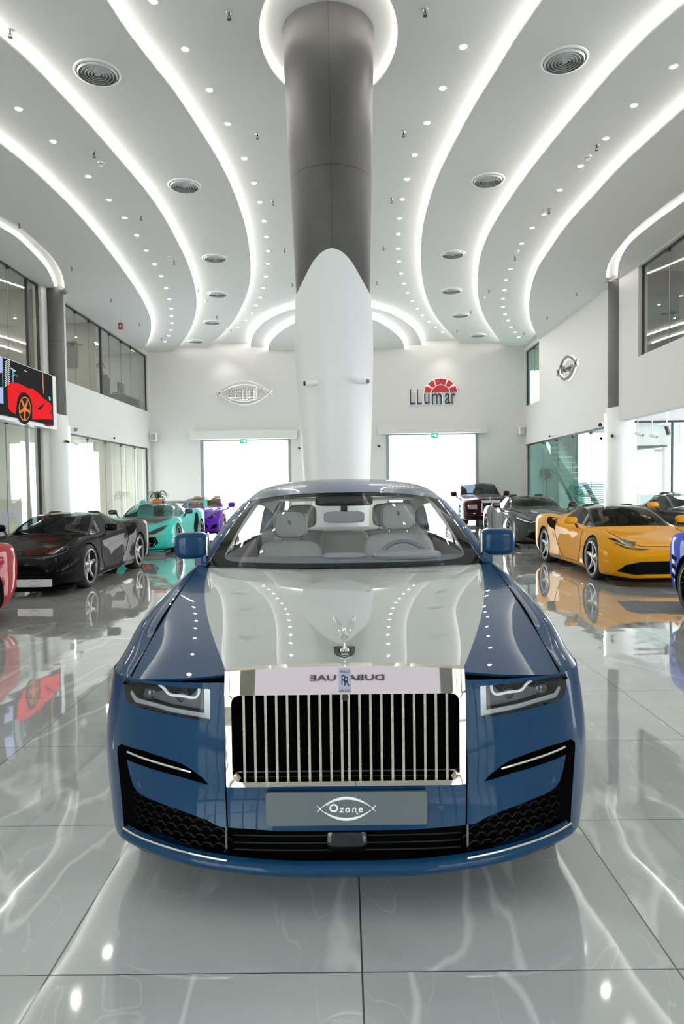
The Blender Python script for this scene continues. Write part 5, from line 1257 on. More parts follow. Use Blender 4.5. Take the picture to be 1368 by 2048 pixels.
# ---- wheels
def wheel(parent, x, y, r, w_, side, spokes, M_rim, name='wheel', z=None, hubcol=None, build=None, rim_r=.73, twin=False, caliper=None, lip=None):
    """wheel with tyre, rim, spokes and hub; side +1 faces +x"""
    build = build or (lambda mb, nm, m, p, sm=40: mb.build(nm, m, p, sm))
    z = r if z is None else z; e = w_ / 2; P = lambda pr: [(a, side * h) for a, h in pr]
    ty = MB().lathe(P([(r * rim_r, -e * .95), (r * .90, -e), (r * .975, -e * .86), (r, -e * .6), (r, e * .6), (r * .975, e * .86), (r * .90, e), (r * (rim_r + .02), e * .97), (r * rim_r, e * .85)]), (x, y, z), 48, axis='X'); o = build(ty, name, M_rub, parent)
    rm = MB().lathe(P([(r * (rim_r + .012), e * .97), (r * (rim_r - .03), e * .98), (r * (rim_r - .05), e * .80), (r * (rim_r - .07), -e * .8)]), (x, y, z), 48, axis='X'); build(rm, 'rim', lip or M_rim, o)
    sp = MB(); h0 = e * .72
    for k in range(spokes):
        for dd in ((-.11, .11) if twin else (0,)):
            a = 2 * PI * k / spokes + .3
            def Q(rad, ang, h): return Vector((x + side * h, y + rad * math.cos(ang), z + rad * math.sin(ang)))
            wd0, wd1 = (.34, .10) if not twin else (.12, .05)
            rows = []
            for t in range(5):
                u = t / 4; rad = r * (.13 + (rim_r - .17) * u); wd = r * .13 * (wd0 + (wd1 - wd0) * u) / .34 / rad * (1.6 if not twin else 2.0); an = a + dd * (1 if twin else 0) * (.4 + u) ; h = h0 - e * .10 * math.sin(PI * u) + e * .12 * u
                rows.append([Q(rad, an - wd, h), Q(rad, an - wd * .5, h + .012), Q(rad, an + wd * .5, h + .012), Q(rad, an + wd, h), Q(rad, an + wd * .8, h - .05), Q(rad, an - wd * .8, h - .05)])
            sp.grid(rows, True)
    build(sp, 'spokes', M_rim, o)
    build(MB().cyl((x + side * e * .3, y, z), (x + side * (h0 + .012), y, z), r * .17, r * .13, 20), 'hub', M_rim, o)
    build(MB().cyl((x + side * (h0 + .01), y, z), (x + side * (h0 + .02), y, z), r * .085, n=16), 'centre_cap', hubcol or M_black, o)
    build(MB().cyl((x - side * e * .2, y, z), (x + side * e * .15, y, z), r * .52, n=32), 'brake_disc', M_steel, o)
    if caliper: build(MB().rbox((x + side * e * .1, y + r * .42, z + r * .05), (.09, .11, .26), .4), 'brake_caliper', caliper, o)
    return o
for sx_ in (1, -1):
    for yy in (3.42 - NOSE, 3.42 - NOSE + 3.30): wheel(hero, sx_ * .86, yy, .365, .26, sx_, 10, M_steel, build=lambda mb, nm, m, p, sm=40: hb(mb, nm, m, p, sm))

# ---- door mirrors
for s_ in (1, -1):
    R = Matrix.Rotation(-s_ * .12, 3, 'Z')
    m = MB().rbox((s_ * .965, 1.80, 1.238), (.212, .15, .170), .50, 28, 0, R); mir = hb(m, 'door_mirror', M_blue, smooth=60)
    hb(MB().rbox((s_ * .965 - s_ * .1, 1.815, 1.235), (.016, .135, .160), .35, 20, 0, R), 'mirror_edge', M_chrome, mir, 60)
    hb(MB().rbox((s_ * .965, 1.868, 1.238), (.17, .01, .13), .3, 16, 0, R), 'mirror_glass', M_chrome, mir, 60)
    st_ = MB().grid([[(s_ * (.895 + a * .030), 1.80 + b * .05, 1.10 + .08 * k) for a, b in ((-1, -1), (1, -1), (1, 1), (-1, 1))] for k in (0, 1)], True); hb(st_, 'mirror_stalk', M_blue, mir, 0)
# ---- wiper
hb(MB().tube([(-.30, 1.60, 1.112), (.05, 1.588, 1.125), (.45, 1.615, 1.128), (.60, 1.64, 1.13)], .006, 6), 'wiper', M_black, ws)

# ---- cabin
dash = MB().grid([[(x, 1.66 + .06 * (abs(x) / .8) ** 2, 1.072) for x in np.linspace(-.84, .84, 18)], [(x, 1.85, 1.105) for x in np.linspace(-.84, .84, 18)], [(x, 2.1, 1.128) for x in np.linspace(-.82, .82, 18)], [(x, 2.22, 1.112) for x in np.linspace(-.82, .82, 18)], [(x, 2.26, 1.04) for x in np.linspace(-.82, .82, 18)], [(x, 2.24, .6) for x in np.linspace(-.82, .82, 18)]]); dash = hb(dash, 'dashboard', M_dash, smooth=40)
hb(MB().rbox((.42, 2.08, 1.135), (.46, .26, .055), .5), 'instrument_hood', M_leather2, dash)
hb(MB().rbox((0.0, 2.10, 1.130), (.30, .2, .03), .5), 'dash_centre', M_leather2, dash)
sw = MB(); Rw = Matrix.Rotation(math.radians(-28), 3, 'X')
sw.tube([Vector((.42, 2.30, 1.035)) + Rw @ Vector((.185 * math.cos(2 * PI * k / 32), 0, .185 * math.sin(2 * PI * k / 32))) for k in range(32)], .015, 10, closed=True); sw = hb(sw, 'steering_wheel', M_dash, smooth=60)
hb(MB().rbox((.42, 2.30, 1.03), (.19, .05, .12), .5, 16, 0, Rw), 'steering_boss', M_dash, sw)
def seat(x, y, zt, zh, wid, name):
    """zt top of backrest, zh top of headrest"""
    b = MB().rbox((x, y, .62), (wid, .52, .20), .45); st = hb(b, name, M_leather, smooth=60)
    Rk = Matrix.Rotation(math.radians(-14), 3, 'X')
    hb(MB().rbox((x, y + .26, (zt + .62) / 2), (wid, .17, zt - .55), .42, 24, 0, Rk), 'backrest', M_leather, st, 60)
    hd = hb(MB().rbox((x, y + .33, (zh + zt) / 2 + .035), (.275, .11, zh - zt - .03), .5, 28), 'headrest', M_leather, st, 60)
    hb(MB().tube([Vector((x, y + .277, (zh + zt) / 2 + .035)) + Vector((.122 * math.copysign(abs(math.cos(a)) ** .5, math.cos(a)), 0.012, (zh - zt - .05) / 2 * math.copysign(abs(math.sin(a)) ** .5, math.sin(a)))) for a in np.linspace(0, 2 * PI, 40)[:-1]], .004, 6, closed=True), 'piping', M_dash, st, 60)
    for k in (-.07, .07): hb(MB().cyl((x + k, y + .32, zt - .03), (x + k, y + .32, zt + .06), .007), 'headrest_post', M_chrome, st)
    return st
def monogram(st, x, y, z):
    for dx, dz in ((-.006, .003), (.006, -.003)):
        t_ = text_mb('R', .05, .003, .75); t_.v = [(a + x + dx, y - c, b + z + dz) for a, b, c in t_.v]; hb(t_, 'monogram', M_bl, st, 0)
s1 = seat(-.43, 2.62, 1.14, 1.395, .52, 'front_seat'); monogram(s1, -.43, 2.893, 1.315)
s2 = seat(.42, 2.50, 1.20, 1.450, .56, 'front_seat'); monogram(s2, .42, 2.773, 1.38)
seat(-.40, 3.62, 1.16, 1.41, .56, 'rear_seat'); seat(.40, 3.62, 1.16, 1.41, .56, 'rear_seat')
hb(MB().rbox((0, 3.75, .93), (.46, .3, .52), .3), 'rear_armrest', M_leather)
hb(MB().b2(-.8, .8, 4.05, 4.9, .95, 1.16), 'parcel_shelf', M_leather, hero, 0)
hb(MB().rbox((0, 2.62, .86), (.26, .9, .36), .3), 'centre_console', M_leather2)
for s_ in (1, -1):
    hb(MB().grid([[(s_ * .86, 1.8, 1.10), (s_ * .84, 2.6, 1.12), (s_ * .83, 3.9, 1.12)], [(s_ * .80, 1.85, .5), (s_ * .78, 2.6, .5), (s_ * .78, 3.9, .5)]]), 'door_card', M_leather2, smooth=40)
    hb(MB().rbox((s_ * .34, 2.70, 1.50), (.42, .16, .022), .4), 'sun_visor', M_trim, roof)
hb(MB().b2(-.8, .8, 1.9, 4.2, .28, .32), 'cabin_floor', M_dash, hero, 0)
hb(MB().rbox((0, 2.50, 1.372), (.30, .035, .085), .4, 24), 'rear_view_mirror', M_leather2, ws)
hb(MB().rbox((0, 2.55, 1.43), (.05, .05, .09), .4), 'mirror_stem', M_black, ws)
hb(MB().rbox((0, 2.585, 1.49), (.43, .20, .075), .35, 24), 'sensor_housing', M_black, ws)
# ================================================================== THE OTHER CARS
M_tint = glass('tinted_glass', (0.30, 0.34, 0.335), 0.75, 1.4)
M_carbon = mat('carbon_black', (0.012, 0.012, 0.013), 0.25, coat=0.6)
M_rimdark = mat('rim_dark', (0.035, 0.035, 0.038), 0.25, 0.8)
M_rimcut = mat('rim_cut', (0.40, 0.40, 0.41), 0.22, 1.0)
M_headl = mat('headlamp_dark', (0.006, 0.009, 0.015), 0.12, 0.0, spec=0.25)
M_ledw = mat('lamp_led', (0.9, 0.95, 1), emit=0.6)
M_cab = mat('cabin_dark', (0.03, 0.03, 0.032), 0.7)
# stations: y, sill(w,z) side(w,z) shoulder(w,z) glass foot(w,z) glass head(w,z) centre z
ST_MID = [
 (0.00, .55, .15, .66, .30, .62, .43, .42, .475, .22, .49, .495), (0.12, .74, .12, .82, .32, .76, .50, .52, .530, .26, .545, .55), (0.42, .88, .12, .95, .40, .86, .655, .58, .615, .30, .61, .615),
 (0.72, .94, .12, .98, .45, .87, .775, .62, .685, .34, .67, .67), (1.02, .95, .12, .985, .50, .86, .825, .66, .745, .42, .715, .71), (1.40, .93, .12, .965, .50, .86, .825, .70, .795, .55, .765, .76),
 (1.72, .90, .12, .95, .45, .87, .79, .745, .815, .69, .825, .835), (2.05, .90, .12, .94, .42, .885, .80, .765, .85, .635, .985, 1.025), (2.40, .90, .12, .94, .42, .895, .81, .77, .87, .555, 1.115, 1.155),
 (2.75, .91, .12, .94, .42, .91, .83, .76, .89, .53, 1.145, 1.186), (3.10, .93, .12, .955, .45, .935, .885, .73, .92, .49, 1.115, 1.165), (3.40, .95, .12, .985, .50, .935, .945, .69, .95, .43, 1.05, 1.09),
 (3.67, .96, .13, .99, .52, .93, .965, .66, .955, .38, .99, 1.02), (4.10, .95, .16, .98, .55, .92, .945, .60, .93, .34, .94, .955), (4.50, .88, .25, .92, .60, .88, .90, .55, .90, .30, .91, .912), (4.70, .80, .35, .85, .60, .80, .82, .50, .85, .30, .86, .862)]
ST_GT = [
 (0.00, .60, .17, .70, .35, .62, .54, .42, .60, .25, .62, .625), (0.15, .80, .14, .90, .40, .78, .64, .52, .67, .30, .69, .70), (0.45, .90, .13, .96, .45, .85, .765, .58, .755, .34, .78, .79), (0.85, .93, .13, .97, .50, .86, .86, .64, .835, .38, .86, .87),
 (1.30, .90, .13, .95, .50, .86, .88, .70, .885, .52, .915, .93), (1.75, .90, .13, .94, .45, .87, .87, .755, .905, .69, .94, .965), (2.10, .90, .13, .94, .45, .88, .88, .785, .92, .635, 1.11, 1.15), (2.45, .90, .13, .94, .45, .88, .885, .79, .93, .585, 1.21, 1.255),
 (2.80, .91, .13, .95, .48, .89, .895, .785, .94, .565, 1.22, 1.275), (3.20, .93, .13, .97, .50, .91, .925, .77, .96, .52, 1.15, 1.21), (3.55, .95, .14, .985, .52, .92, .95, .74, .97, .46, 1.05, 1.10), (4.00, .93, .18, .97, .55, .90, .93, .70, .95, .40, .98, 1.01),
 (4.35, .85, .30, .90, .60, .84, .86, .62, .90, .36, .93, .94), (4.50, .75, .40, .80, .60, .76, .78, .55, .84, .33, .88, .885)]
ST_LIMO = [
 (0.00, .78, .28, .86, .50, .84, .80, .56, .93, .36, .98, .985), (0.10, .88, .24, .95, .50, .92, .87, .62, 1.00, .40, 1.04, 1.05), (0.45, .95, .22, 1.0, .52, .95, .97, .70, 1.04, .45, 1.08, 1.09), (0.95, .97, .22, 1.0, .55, .95, 1.02, .76, 1.08, .50, 1.11, 1.125),
 (1.50, .96, .22, .99, .55, .94, 1.05, .82, 1.11, .62, 1.14, 1.155), (1.85, .96, .22, .99, .55, .94, 1.07, .86, 1.12, .80, 1.15, 1.18), (2.20, .96, .22, .99, .55, .94, 1.08, .87, 1.13, .74, 1.38, 1.42), (2.55, .96, .22, .99, .55, .94, 1.09, .87, 1.14, .69, 1.57, 1.61),
 (3.10, .96, .22, .99, .55, .94, 1.10, .87, 1.15, .67, 1.61, 1.66), (4.00, .96, .22, .99, .55, .94, 1.10, .86, 1.15, .65, 1.58, 1.64), (4.60, .96, .23, .99, .55, .93, 1.08, .82, 1.13, .60, 1.40, 1.46), (5.10, .94, .28, .97, .60, .90, 1.04, .74, 1.09, .50, 1.15, 1.17), (5.60, .86, .40, .90, .65, .84, .95, .64, 1.02, .4, 1.04, 1.05)]
def section_surface(st, dy=0.045, per=6):
    a = np.array(st, float); ys = np.arange(a[0, 0], a[-1, 0] + 1e-6, dy); B = pchip(a[:, 0], a[:, 1:], ys); rows = []
    for y, r in zip(ys, B):
        half = [(0, r[1], 0), (r[0] * .9, r[1], 0), (r[0], r[1] + .03, 0), (r[2], r[3], 0), (r[4], r[5], 0), (r[6], r[7], 0), (r[8], r[9], 0), (r[8] * .5, r[9] + .72 * (r[10] - r[9]), 0), (0, r[10], 0)]
        seg = [crom([half[0], half[1]], 0, 2), crom(half[1:6], 0, per), crom(half[5:7], 0, per), crom(half[6:], 0, per)]
        pts = np.concatenate([s[:-1] for s in seg] + [seg[-1][-1:]]); rows.append([(p[0], y, p[1]) for p in pts])
    i5 = 2 + 4 * per; i6 = i5 + per
    return ys, rows, i5, i6
def build_car(name, label, loc, rz, st, mats, axles, r_w=.345, glass_y=(1.72, 2.42), side_y=(1.9, 3.05), rear_y=(3.0, 3.4), spokes=5, twin=False, arch_r=.375, sx=1.0, sz=1.0, sy=1.0, roof_y=None, hubcol=None, rim=None, lip=None, caliper=None, cabin=None, wheel_w=.28, glass_m=None, open_top=None):
    t = thing(name, label, 'car', loc, rz); st = [tuple(v * (sy if i == 0 else (sx if i in (1, 3, 5, 7, 9) else sz)) for i, v in enumerate(q)) for q in st]
    ys, rows, i5, i6 = section_surface(st); n = len(rows[0]); full = [[(-x, y, z) for x, y, z in r[::-1]][:-1] + r for r in rows]
    # full row: left bottom-centre -> top -> right bottom-centre; r runs bottom centre -> top centre, so flip the right half
    full = [r[:] + [(-x, y, z) for x, y, z in r[::-1]][1:] for r in rows]; N = len(full[0])
    mb = MB(); mb.grid(full); P_, R_ = 0, {}
    k = 0
    for i in range(len(full) - 1):
        ym = (ys[i] + ys[i + 1]) / 2 / sy
        for j in range(N - 1):
            jj = j if j < n - 1 else (2 * n - 3 - j); m = 0
            if i6 + 1 <= jj and glass_y[0] <= ym <= glass_y[1]: m = 1
            elif i5 <= jj < i6 and side_y[0] <= ym <= side_y[1]: m = 2
            elif i6 + 1 <= jj and rear_y[0] <= ym <= rear_y[1]: m = 1
            elif roof_y and i5 <= jj and roof_y[0] <= ym <= roof_y[1]: m = 3
            if open_top and jj >= i5 and open_top[0] <= ym <= open_top[1]: m = 4
            mb.m[k] = m; k += 1
    c0, c1 = len(mb.v), 0
    mb.f.append(tuple(range(N - 1))); mb.m.append(0); o = (len(full) - 1) * N; mb.f.append(tuple(o + j for j in range(N - 1))[::-1]); mb.m.append(0)
    CLS = [mat('class_%d' % q) for q in range(6)]; body = mb.build('body_shell', CLS[:5], None, 0, weld=1e-4, fixn=True)
    # wheel arches
    for ax in axles:
        for s in (1, -1):
            cb = MB().cyl((s * .62 * sx, ax, r_w), (s * 1.3, ax, r_w), arch_r, n=40); co = cb.build('cutter', CLS[5], None, 0, fixn=True); md = body.modifiers.new('arch', 'BOOLEAN'); md.object = co; md.operation = 'DIFFERENCE'; md.solver = 'EXACT'
            md.material_mode = 'TRANSFER' if hasattr(md, 'material_mode') else md.material_mode
    bpy.context.view_layer.update(); me = bpy.data.meshes.new_from_object(body.evaluated_get(bpy.context.evaluated_depsgraph_get()))
    V = [tuple(v.co) for v in me.vertices]; names = [m.name if m else '' for m in me.materials]
    groups = {}
    for p in me.polygons: groups.setdefault((int(names[p.material_index][-1]), 0), []).append(tuple(p.vertices))
    for q in [q for q in bpy.data.objects if q.name.startswith('cutter')] + [body]:
        d = q.data; bpy.data.objects.remove(q); bpy.data.meshes.remove(d)
    bvh = BVHTree.FromPolygons([Vector(v) for v in V], [tuple(p.vertices) for p in me.polygons])
    def sub(fs):
        u = sorted({i for f in fs for i in f}); mp = {a: b for b, a in enumerate(u)}; return MB().add([V[i] for i in u], [tuple(mp[i] for i in f) for f in fs])
    paint_f = []; parts = {}
    for (m_, sd), fs in groups.items():
        if m_ == 4: continue
        key = {0: ('body', 0), 1: ('windscreen', 0), 2: ('side_window', 0), 3: ('roof', 0), 5: ('wheel_arch_liner', 0)}[m_]
        parts.setdefault(key, []).extend(fs)
    for (nm, sd), fs in parts.items():
        if nm == 'windscreen':
            a = [f for f in fs if V[f[0]][1] < (glass_y[1] + .15) * sy]; b = [f for f in fs if V[f[0]][1] >= (glass_y[1] + .15) * sy]
            sub(a).build('windscreen', glass_m or mats[1], t, 60)
            if b: sub(b).build('rear_window', glass_m or mats[1], t, 60)
        elif nm == 'side_window':
            for s in (1, -1):
                g = [f for f in fs if V[f[0]][0] * s > 0]
                if g: sub(g).build('side_window', glass_m or mats[1], t, 60)
        elif nm == 'wheel_arch_liner':
            for ax in axles:
                for s in (1, -1):
                    g = [f for f in fs if V[f[0]][0] * s > 0 and abs(V[f[0]][1] - ax) < .6]
                    if g: sub(g).build('wheel_arch_liner', M_black, t, 42)
        elif nm == 'roof':
            left = [set(f) for f in fs]; isl = []
            idx = {}
            par = list(range(len(fs)))
            def fnd(a):
                while par[a] != a: par[a] = par[par[a]]; a = par[a]
                return a
            for a, f in enumerate(fs):
                for v in f:
                    if v in idx: par[fnd(a)] = fnd(idx[v])
                    else: idx[v] = a
            for a in range(len(fs)): isl.append(fnd(a))
            big = max(set(isl), key=isl.count)
            for r_ in set(isl): sub([f for f, q_ in zip(fs, isl) if q_ == r_]).build('roof' if r_ == big else 'window_surround', mats[2], t, 42)
        else: sub(fs).build(nm, {'body': mats[0], 'roof': mats[2], 'wheel_arch_liner': M_black}[nm], t, 42)
    bpy.data.meshes.remove(me)
    xw = [float(np.interp(ax, [q[0] for q in st], [q[3] for q in st])) for ax in axles]
    for ax, w_ in zip(axles, xw):
        for s in (1, -1): wheel(t, s * (w_ - wheel_w / 2 - .012), ax, r_w, wheel_w, s, spokes, rim or M_rimdark, hubcol=hubcol, rim_r=.77, twin=twin, caliper=caliper, lip=lip)
    # simple cabin
    cm = cabin or M_cab; yg = (glass_y[0] + glass_y[1]) / 2 * sy; zf = st[6][8] if len(st) > 6 else .8
    MB().b2(-.70 * sx, .70 * sx, glass_y[0] * sy + .05, side_y[1] * sy - .1, .2, .45).build('cabin_tub', cm, t, 0)
    MB().rbox((0, glass_y[0] * sy + .22, zf - .06), (1.3 * sx, .42, .14), .4).build('dashboard', M_cab, t)
    for s in (1, -1):
        b = MB().rbox((s * .36 * sx, side_y[1] * sy - .32, zf + .0), (.46, .16, .62), .45, 16, 0, Matrix.Rotation(-.3, 3, 'X')); b.rbox((s * .36 * sx, side_y[1] * sy - .50, zf - .28), (.46, .5, .14), .45); b.rbox((s * .36 * sx, side_y[1] * sy - .21, zf + .28), (.26, .12, .2), .5)
        b.build('seat', cm, t, 60)
    MB().tube([Vector((.36 * sx, glass_y[0] * sy + .52, zf - .0)) + Vector((.16 * math.cos(a), .06 * math.sin(a), .15 * math.sin(a))) for a in np.linspace(0, 2 * PI, 25)[:-1]], .014, 8, closed=True).build('steering_wheel', M_cab, t, 60)
    # helpers bound to this car: panels that follow the bodywork
    def decal(nm, poly, axis, m, off=.004, sp=.045, mirror=True, parent=None, z_emit=None):
        res = []
        for s in ((1, -1) if mirror else (1,)):
            Vv, Ff = cdt(poly, (), sp); pts = []; ok = True
            for u, v in Vv:
                if axis == 'front': o_, d_ = Vector((s * u, -3, v)), Vector((0, 1, 0))
                elif axis == 'side': o_, d_ = Vector((s * 3, u, v)), Vector((-s, 0, 0))
                else: o_, d_ = Vector((s * u, v, 4)), Vector((0, 0, -1))
                h, nn, _, _ = bvh.ray_cast(o_, d_)
                if h is None: pts.append(None); continue
                if nn.dot(d_) > 0: nn = -nn
                pts.append(h + nn * off)
            Ff = [f for f in Ff if all(pts[i] is not None for i in f)]
            if not Ff: continue
            u_ = sorted({i for f in Ff for i in f}); mp = {a: b for b, a in enumerate(u_)}
            res.append(facing(MB().add([pts[i] for i in u_], [tuple(mp[i] for i in f) for f in Ff]), {'front': Vector((0, -1, .2)), 'side': Vector((s, 0, 0)), 'top': Vector((0, 0, 1))}[axis]).build(nm, m, parent or t, 60))
        return res
    def on(u, v, axis, s=1, off=0):
        o_, d_ = {'front': (Vector((s * u, -3, v)), Vector((0, 1, 0))), 'side': (Vector((s * 3, u, v)), Vector((-s, 0, 0))), 'top': (Vector((s * u, v, 4)), Vector((0, 0, -1)))}[axis]
        h, nn, _, _ = bvh.ray_cast(o_, d_); 
        if h is None: return None
        if nn.dot(d_) > 0: nn = -nn
        return h + nn * off
    def seam(nm, pts, axis, m=M_void, r=.005, mirror=True):
        for s in ((1, -1) if mirror else (1,)):
            P = [on(u, v, axis, s, .0005) for u, v in densify(pts, .05, False)]; P = [p for p in P if p is not None]
            if len(P) > 2: MB().tube(P, r, 6).build(nm, m, t, 60)
    def mirrors(x, y, z, m, m2=None, size=(.23, .15, .13)):
        for s in (1, -1):
            o = MB().rbox((s * x, y, z), size, .6, 20, 0, Matrix.Rotation(-s * .15, 3, 'Z')).build('door_mirror', m, t, 60)
            MB().tube([(s * (x - size[0] * .35), y + .02, z - size[2] * .25), (s * (x - size[0] * .55), y + .02, z - .12), (s * (x - size[0] * .75), y + .03, z - .16)], .022, 8).build('mirror_arm', m2 or m, o, 60)
    t_dec = dict(decal=decal, seam=seam, mirrors=mirrors, on=on, root=t)
    return t_dec
def mid_engine_details(c, body, trim, lampm=M_headl, roof=None, plate=None, badge=False):
    d = c['decal']; t = c['root']
    d('headlamp', [(.42, .645), (.52, .60), (.70, .62), (.86, .70), (.875, .715), (.80, .715), (.60, .675)], 'front', lampm, .005)
    d('lamp_slit', [(.34, .565), (.52, .548), (.72, .575), (.84, .64), (.84, .655), (.70, .60), (.50, .572)], 'front', M_black, .005)
    d('front_grille', [(0, .205), (.66, .205), (.86, .235), (.78, .34), (.60, .395), (0, .405)], 'front', M_void, .012, .025)
    MB().prism([(-.93, .36), (-.88, .20), (-.70, .07), (-.4, -.01), (0, -.03), (.4, -.01), (.70, .07), (.88, .20), (.93, .36), (.9, .6), (-.9, .6)], lambda x, y, z: (x, y, .085 + z), .03).build('splitter', M_void, t, 0)
    d('bumper_blade', [(0, .165), (.70, .165), (.80, .20), (.62, .205), (0, .205)], 'front', body, .02)
    d('side_intake', [(2.98, .70), (3.25, .74), (3.42, .82), (3.47, .90), (3.40, .935), (3.10, .915), (2.96, .86)], 'side', M_void, .004)
    d('sill', [(1.45, .09), (3.25, .09), (3.25, .2), (2.9, .22), (2.6, .17), (1.45, .17)], 'side', M_carbon, .01)
    c['seam']('door_seam', [(1.62, .78), (1.58, .45), (1.75, .22), (2.55, .2), (2.9, .45), (3.05, .80)], 'side')
    c['seam']('bonnet_seam', [(0, .30), (.45, .36), (.58, .75), (.66, 1.5)], 'top')
    c['mirrors'](1.0, 1.95, .93, roof or body, M_black)
    if plate:
        p = c['on'](plate, .22, 'front', 1, .02); b = MB().prism(round_poly([(-.26, -.055), (.26, -.055), (.26, .055), (-.26, .055)], .01), lambda x, z, dd: (p.x + x, p.y - dd - .01, p.z + z), .012).build('number_plate', mat('plate_white', (.62, .62, .62), .4), t, 0)
        e = eye_mb(.006); e.xf(Matrix.Translation((p.x, p.y - .022, p.z)) @ Matrix.Rotation(PI / 2, 4, 'X') @ Matrix.Scale(.2, 4)); e.build('plate_emblem', mat('plate_ink', (.25, .26, .28), .4), b, 0)
    if badge: MB().rbox((0, -.012, .47), (.05, .02, .06), .6).build('bonnet_badge', M_black, t, 60)
def wheel_colours(t): pass
hub_y = mat('hub_yellow', (.75, .50, .01), .3)
M_spoke = mat('spoke_grey', (.22, .22, .23), .25, .9)
# --- black mid-engine car, left
c = build_car('sports_car', 'glossy black mid-engined sports car with pale plate, left side of the hall', (-5.14, 10.08, 0), 0.0, ST_MID, [paint('black_paint', (.003, .003, .0034), 0, .45, 1.4, .24), M_tint, M_gloss_black], (1.03, 3.66), hubcol=hub_y, rim=M_spoke, roof_y=(1.70, 3.05), r_w=.352, arch_r=.385)
mid_engine_details(c, MATS['black_paint'], M_carbon, M_headl, plate=.52)
# --- yellow mid-engine car, right
c = build_car('sports_car', 'yellow mid-engined sports car with black roof, right side of the hall', (5.04, 10.30, 0), 0.0, ST_MID, [paint('yellow_paint', (.66, .29, .004), 0, .45, 1.35, .42), M_tint, M_gloss_black], (1.03, 3.66), hubcol=hub_y, rim=M_spoke, roof_y=(1.70, 3.05), r_w=.352, arch_r=.385)
mid_engine_details(c, MATS['yellow_paint'], M_carbon, M_headl, badge=True)
# --- turquoise track car with rear wing
c = build_car('sports_car', 'turquoise track car with black roof and tall rear wing, behind the black car', (-5.20, 16.22, 0), 0.0, ST_MID, [paint('turquoise_paint', (.045, .50, .44), 0, .45, 1.35, .42), glass('teal_glass', (.72, .86, .84)), M_carbon], (1.05, 3.70), r_w=.345, sz=1.03, roof_y=(1.72, 3.3), spokes=9, hubcol=M_black, cabin=mat('turquoise_trim', (.05, .42, .38), .6), caliper=mat('caliper_orange', (.7, .12, .01), .4))
d = c['decal']; t = c['root']; TQ = MATS['turquoise_paint']
d('headlamp', [(.40, .50), (.62, .50), (.80, .60), (.86, .70), (.62, .64)], 'front', M_headl, .005)
d('bonnet_panel', [(0, .62), (.34, .72), (.55, 1.0), (.64, 1.68), (0, 1.68)], 'top', M_carbon, .004)
d('front_grille', [(.22, .20), (.60, .20), (.72, .30), (.66, .44), (.30, .42)], 'front', M_void, .005); d('duct_flash', [(.32, .22), (.52, .22), (.56, .30), (.36, .30)], 'front', mat('flash_red', (.45, .03, .01), .4), .009)
d('orange_line', [(.20, .455), (.74, .475), (.86, .52), (.86, .53), (.72, .49), (.20, .47)], 'front', mat('flash_orange', (.75, .22, .02), .4), .010)
d('side_intake', [(2.95, .30), (3.20, .36), (3.32, .60), (3.25, .92), (3.0, .86), (2.86, .60)], 'side', M_void, .005)
MB().prism([(-.97, .2), (-.93, .0), (-.6, -.10), (0, -.14), (.6, -.10), (.93, .0), (.97, .2), (.9, .5), (-.9, .5)], lambda x, y, z: (x, y, .085 + z), .02).build('splitter', M_carbon, t, 0)
for s in (1, -1): MB().prism([(.35, -.12), (.85, -.04), (.85, .03), (.35, -.05)], lambda x, y, z: (s * x, y, .108 + z), .02).build('splitter_tip', TQ, t, 0)
c['mirrors'](1.02, 2.0, .98, M_carbon, M_carbon); c['seam']('door_seam', [(1.62, .80), (1.60, .40), (1.8, .22), (2.6, .22), (2.85, .5), (3.0, .86)], 'side')
w_ = MB(); w_.prism([(0, 0), (.10, .035), (.28, .055), (.42, .075), (.42, .06), (.28, .03), (.10, .0)], lambda x, z, dd: (-.95 + dd, 4.25 + x, 1.14 + z), 1.9); wo = w_.build('rear_wing', M_carbon, t, 30)
for s in (1, -1):
    MB().prism([(4.2, 1.02), (4.72, 1.02), (4.72, 1.28), (4.2, 1.22)], lambda y, z, dd: (s * .95 + s * dd, y, z), .02).build('wing_endplate', TQ, wo, 0)
    MB().prism([(4.0, .92), (4.2, .93), (4.42, 1.16), (4.3, 1.17)], lambda y, z, dd: (s * .45 + dd, y, z), .03).build('wing_strut', TQ, wo, 0)
MB().rbox((0, 2.9, 1.25), (.34, .55, .13), .6).build('roof_scoop', M_carbon, t, 60); MB().b2(-.13, .13, 2.62, 2.64, 1.21, 1.29).build('scoop_flash', MATS['flash_orange'], t, 0)
# --- purple car near the left doorway
c = build_car('sports_car', 'purple sports car with yellow cabin in front of the left rear doorway', (-5.05, 22.1, 0), 0.0, ST_GT, [paint('purple_paint', (.105, .015, .38), .1, .45, 1.35, .42), glass('amber_glass', (.62, .58, .38)), paint('purple_paint', (.105, .015, .38))], (.95, 3.55), r_w=.35, hubcol=hub_y, rim=mat('rim_bronze', (.28, .2, .1), .3, .9), cabin=mat('yellow_trim', (.5, .33, .04), .6))
d = c['decal']; d('headlamp', [(.56, .60), (.68, .58), (.84, .72), (.86, .80), (.74, .74)], 'front', M_headl, .006); d('front_grille', [(0, .24), (.48, .24), (.60, .34), (.48, .48), (0, .50)], 'front', M_void, .006); d('side_duct', [(.66, .26), (.84, .28), (.86, .42), (.74, .40)], 'front', M_void, .006); c['mirrors'](1.06, 1.85, 1.0, MATS['purple_paint'], M_black, (.24, .14, .17)); c['seam']('bonnet_seam', [(0, .4), (.5, .5), (.66, 1.6)], 'top')
MB().prism([(-.9, .1), (-.6, -.06), (0, -.1), (.6, -.06), (.9, .1), (.8, .4), (-.8, .4)], lambda x, y, z: (x, y, .11 + z), .02).build('splitter', M_carbon, c['root'], 0)
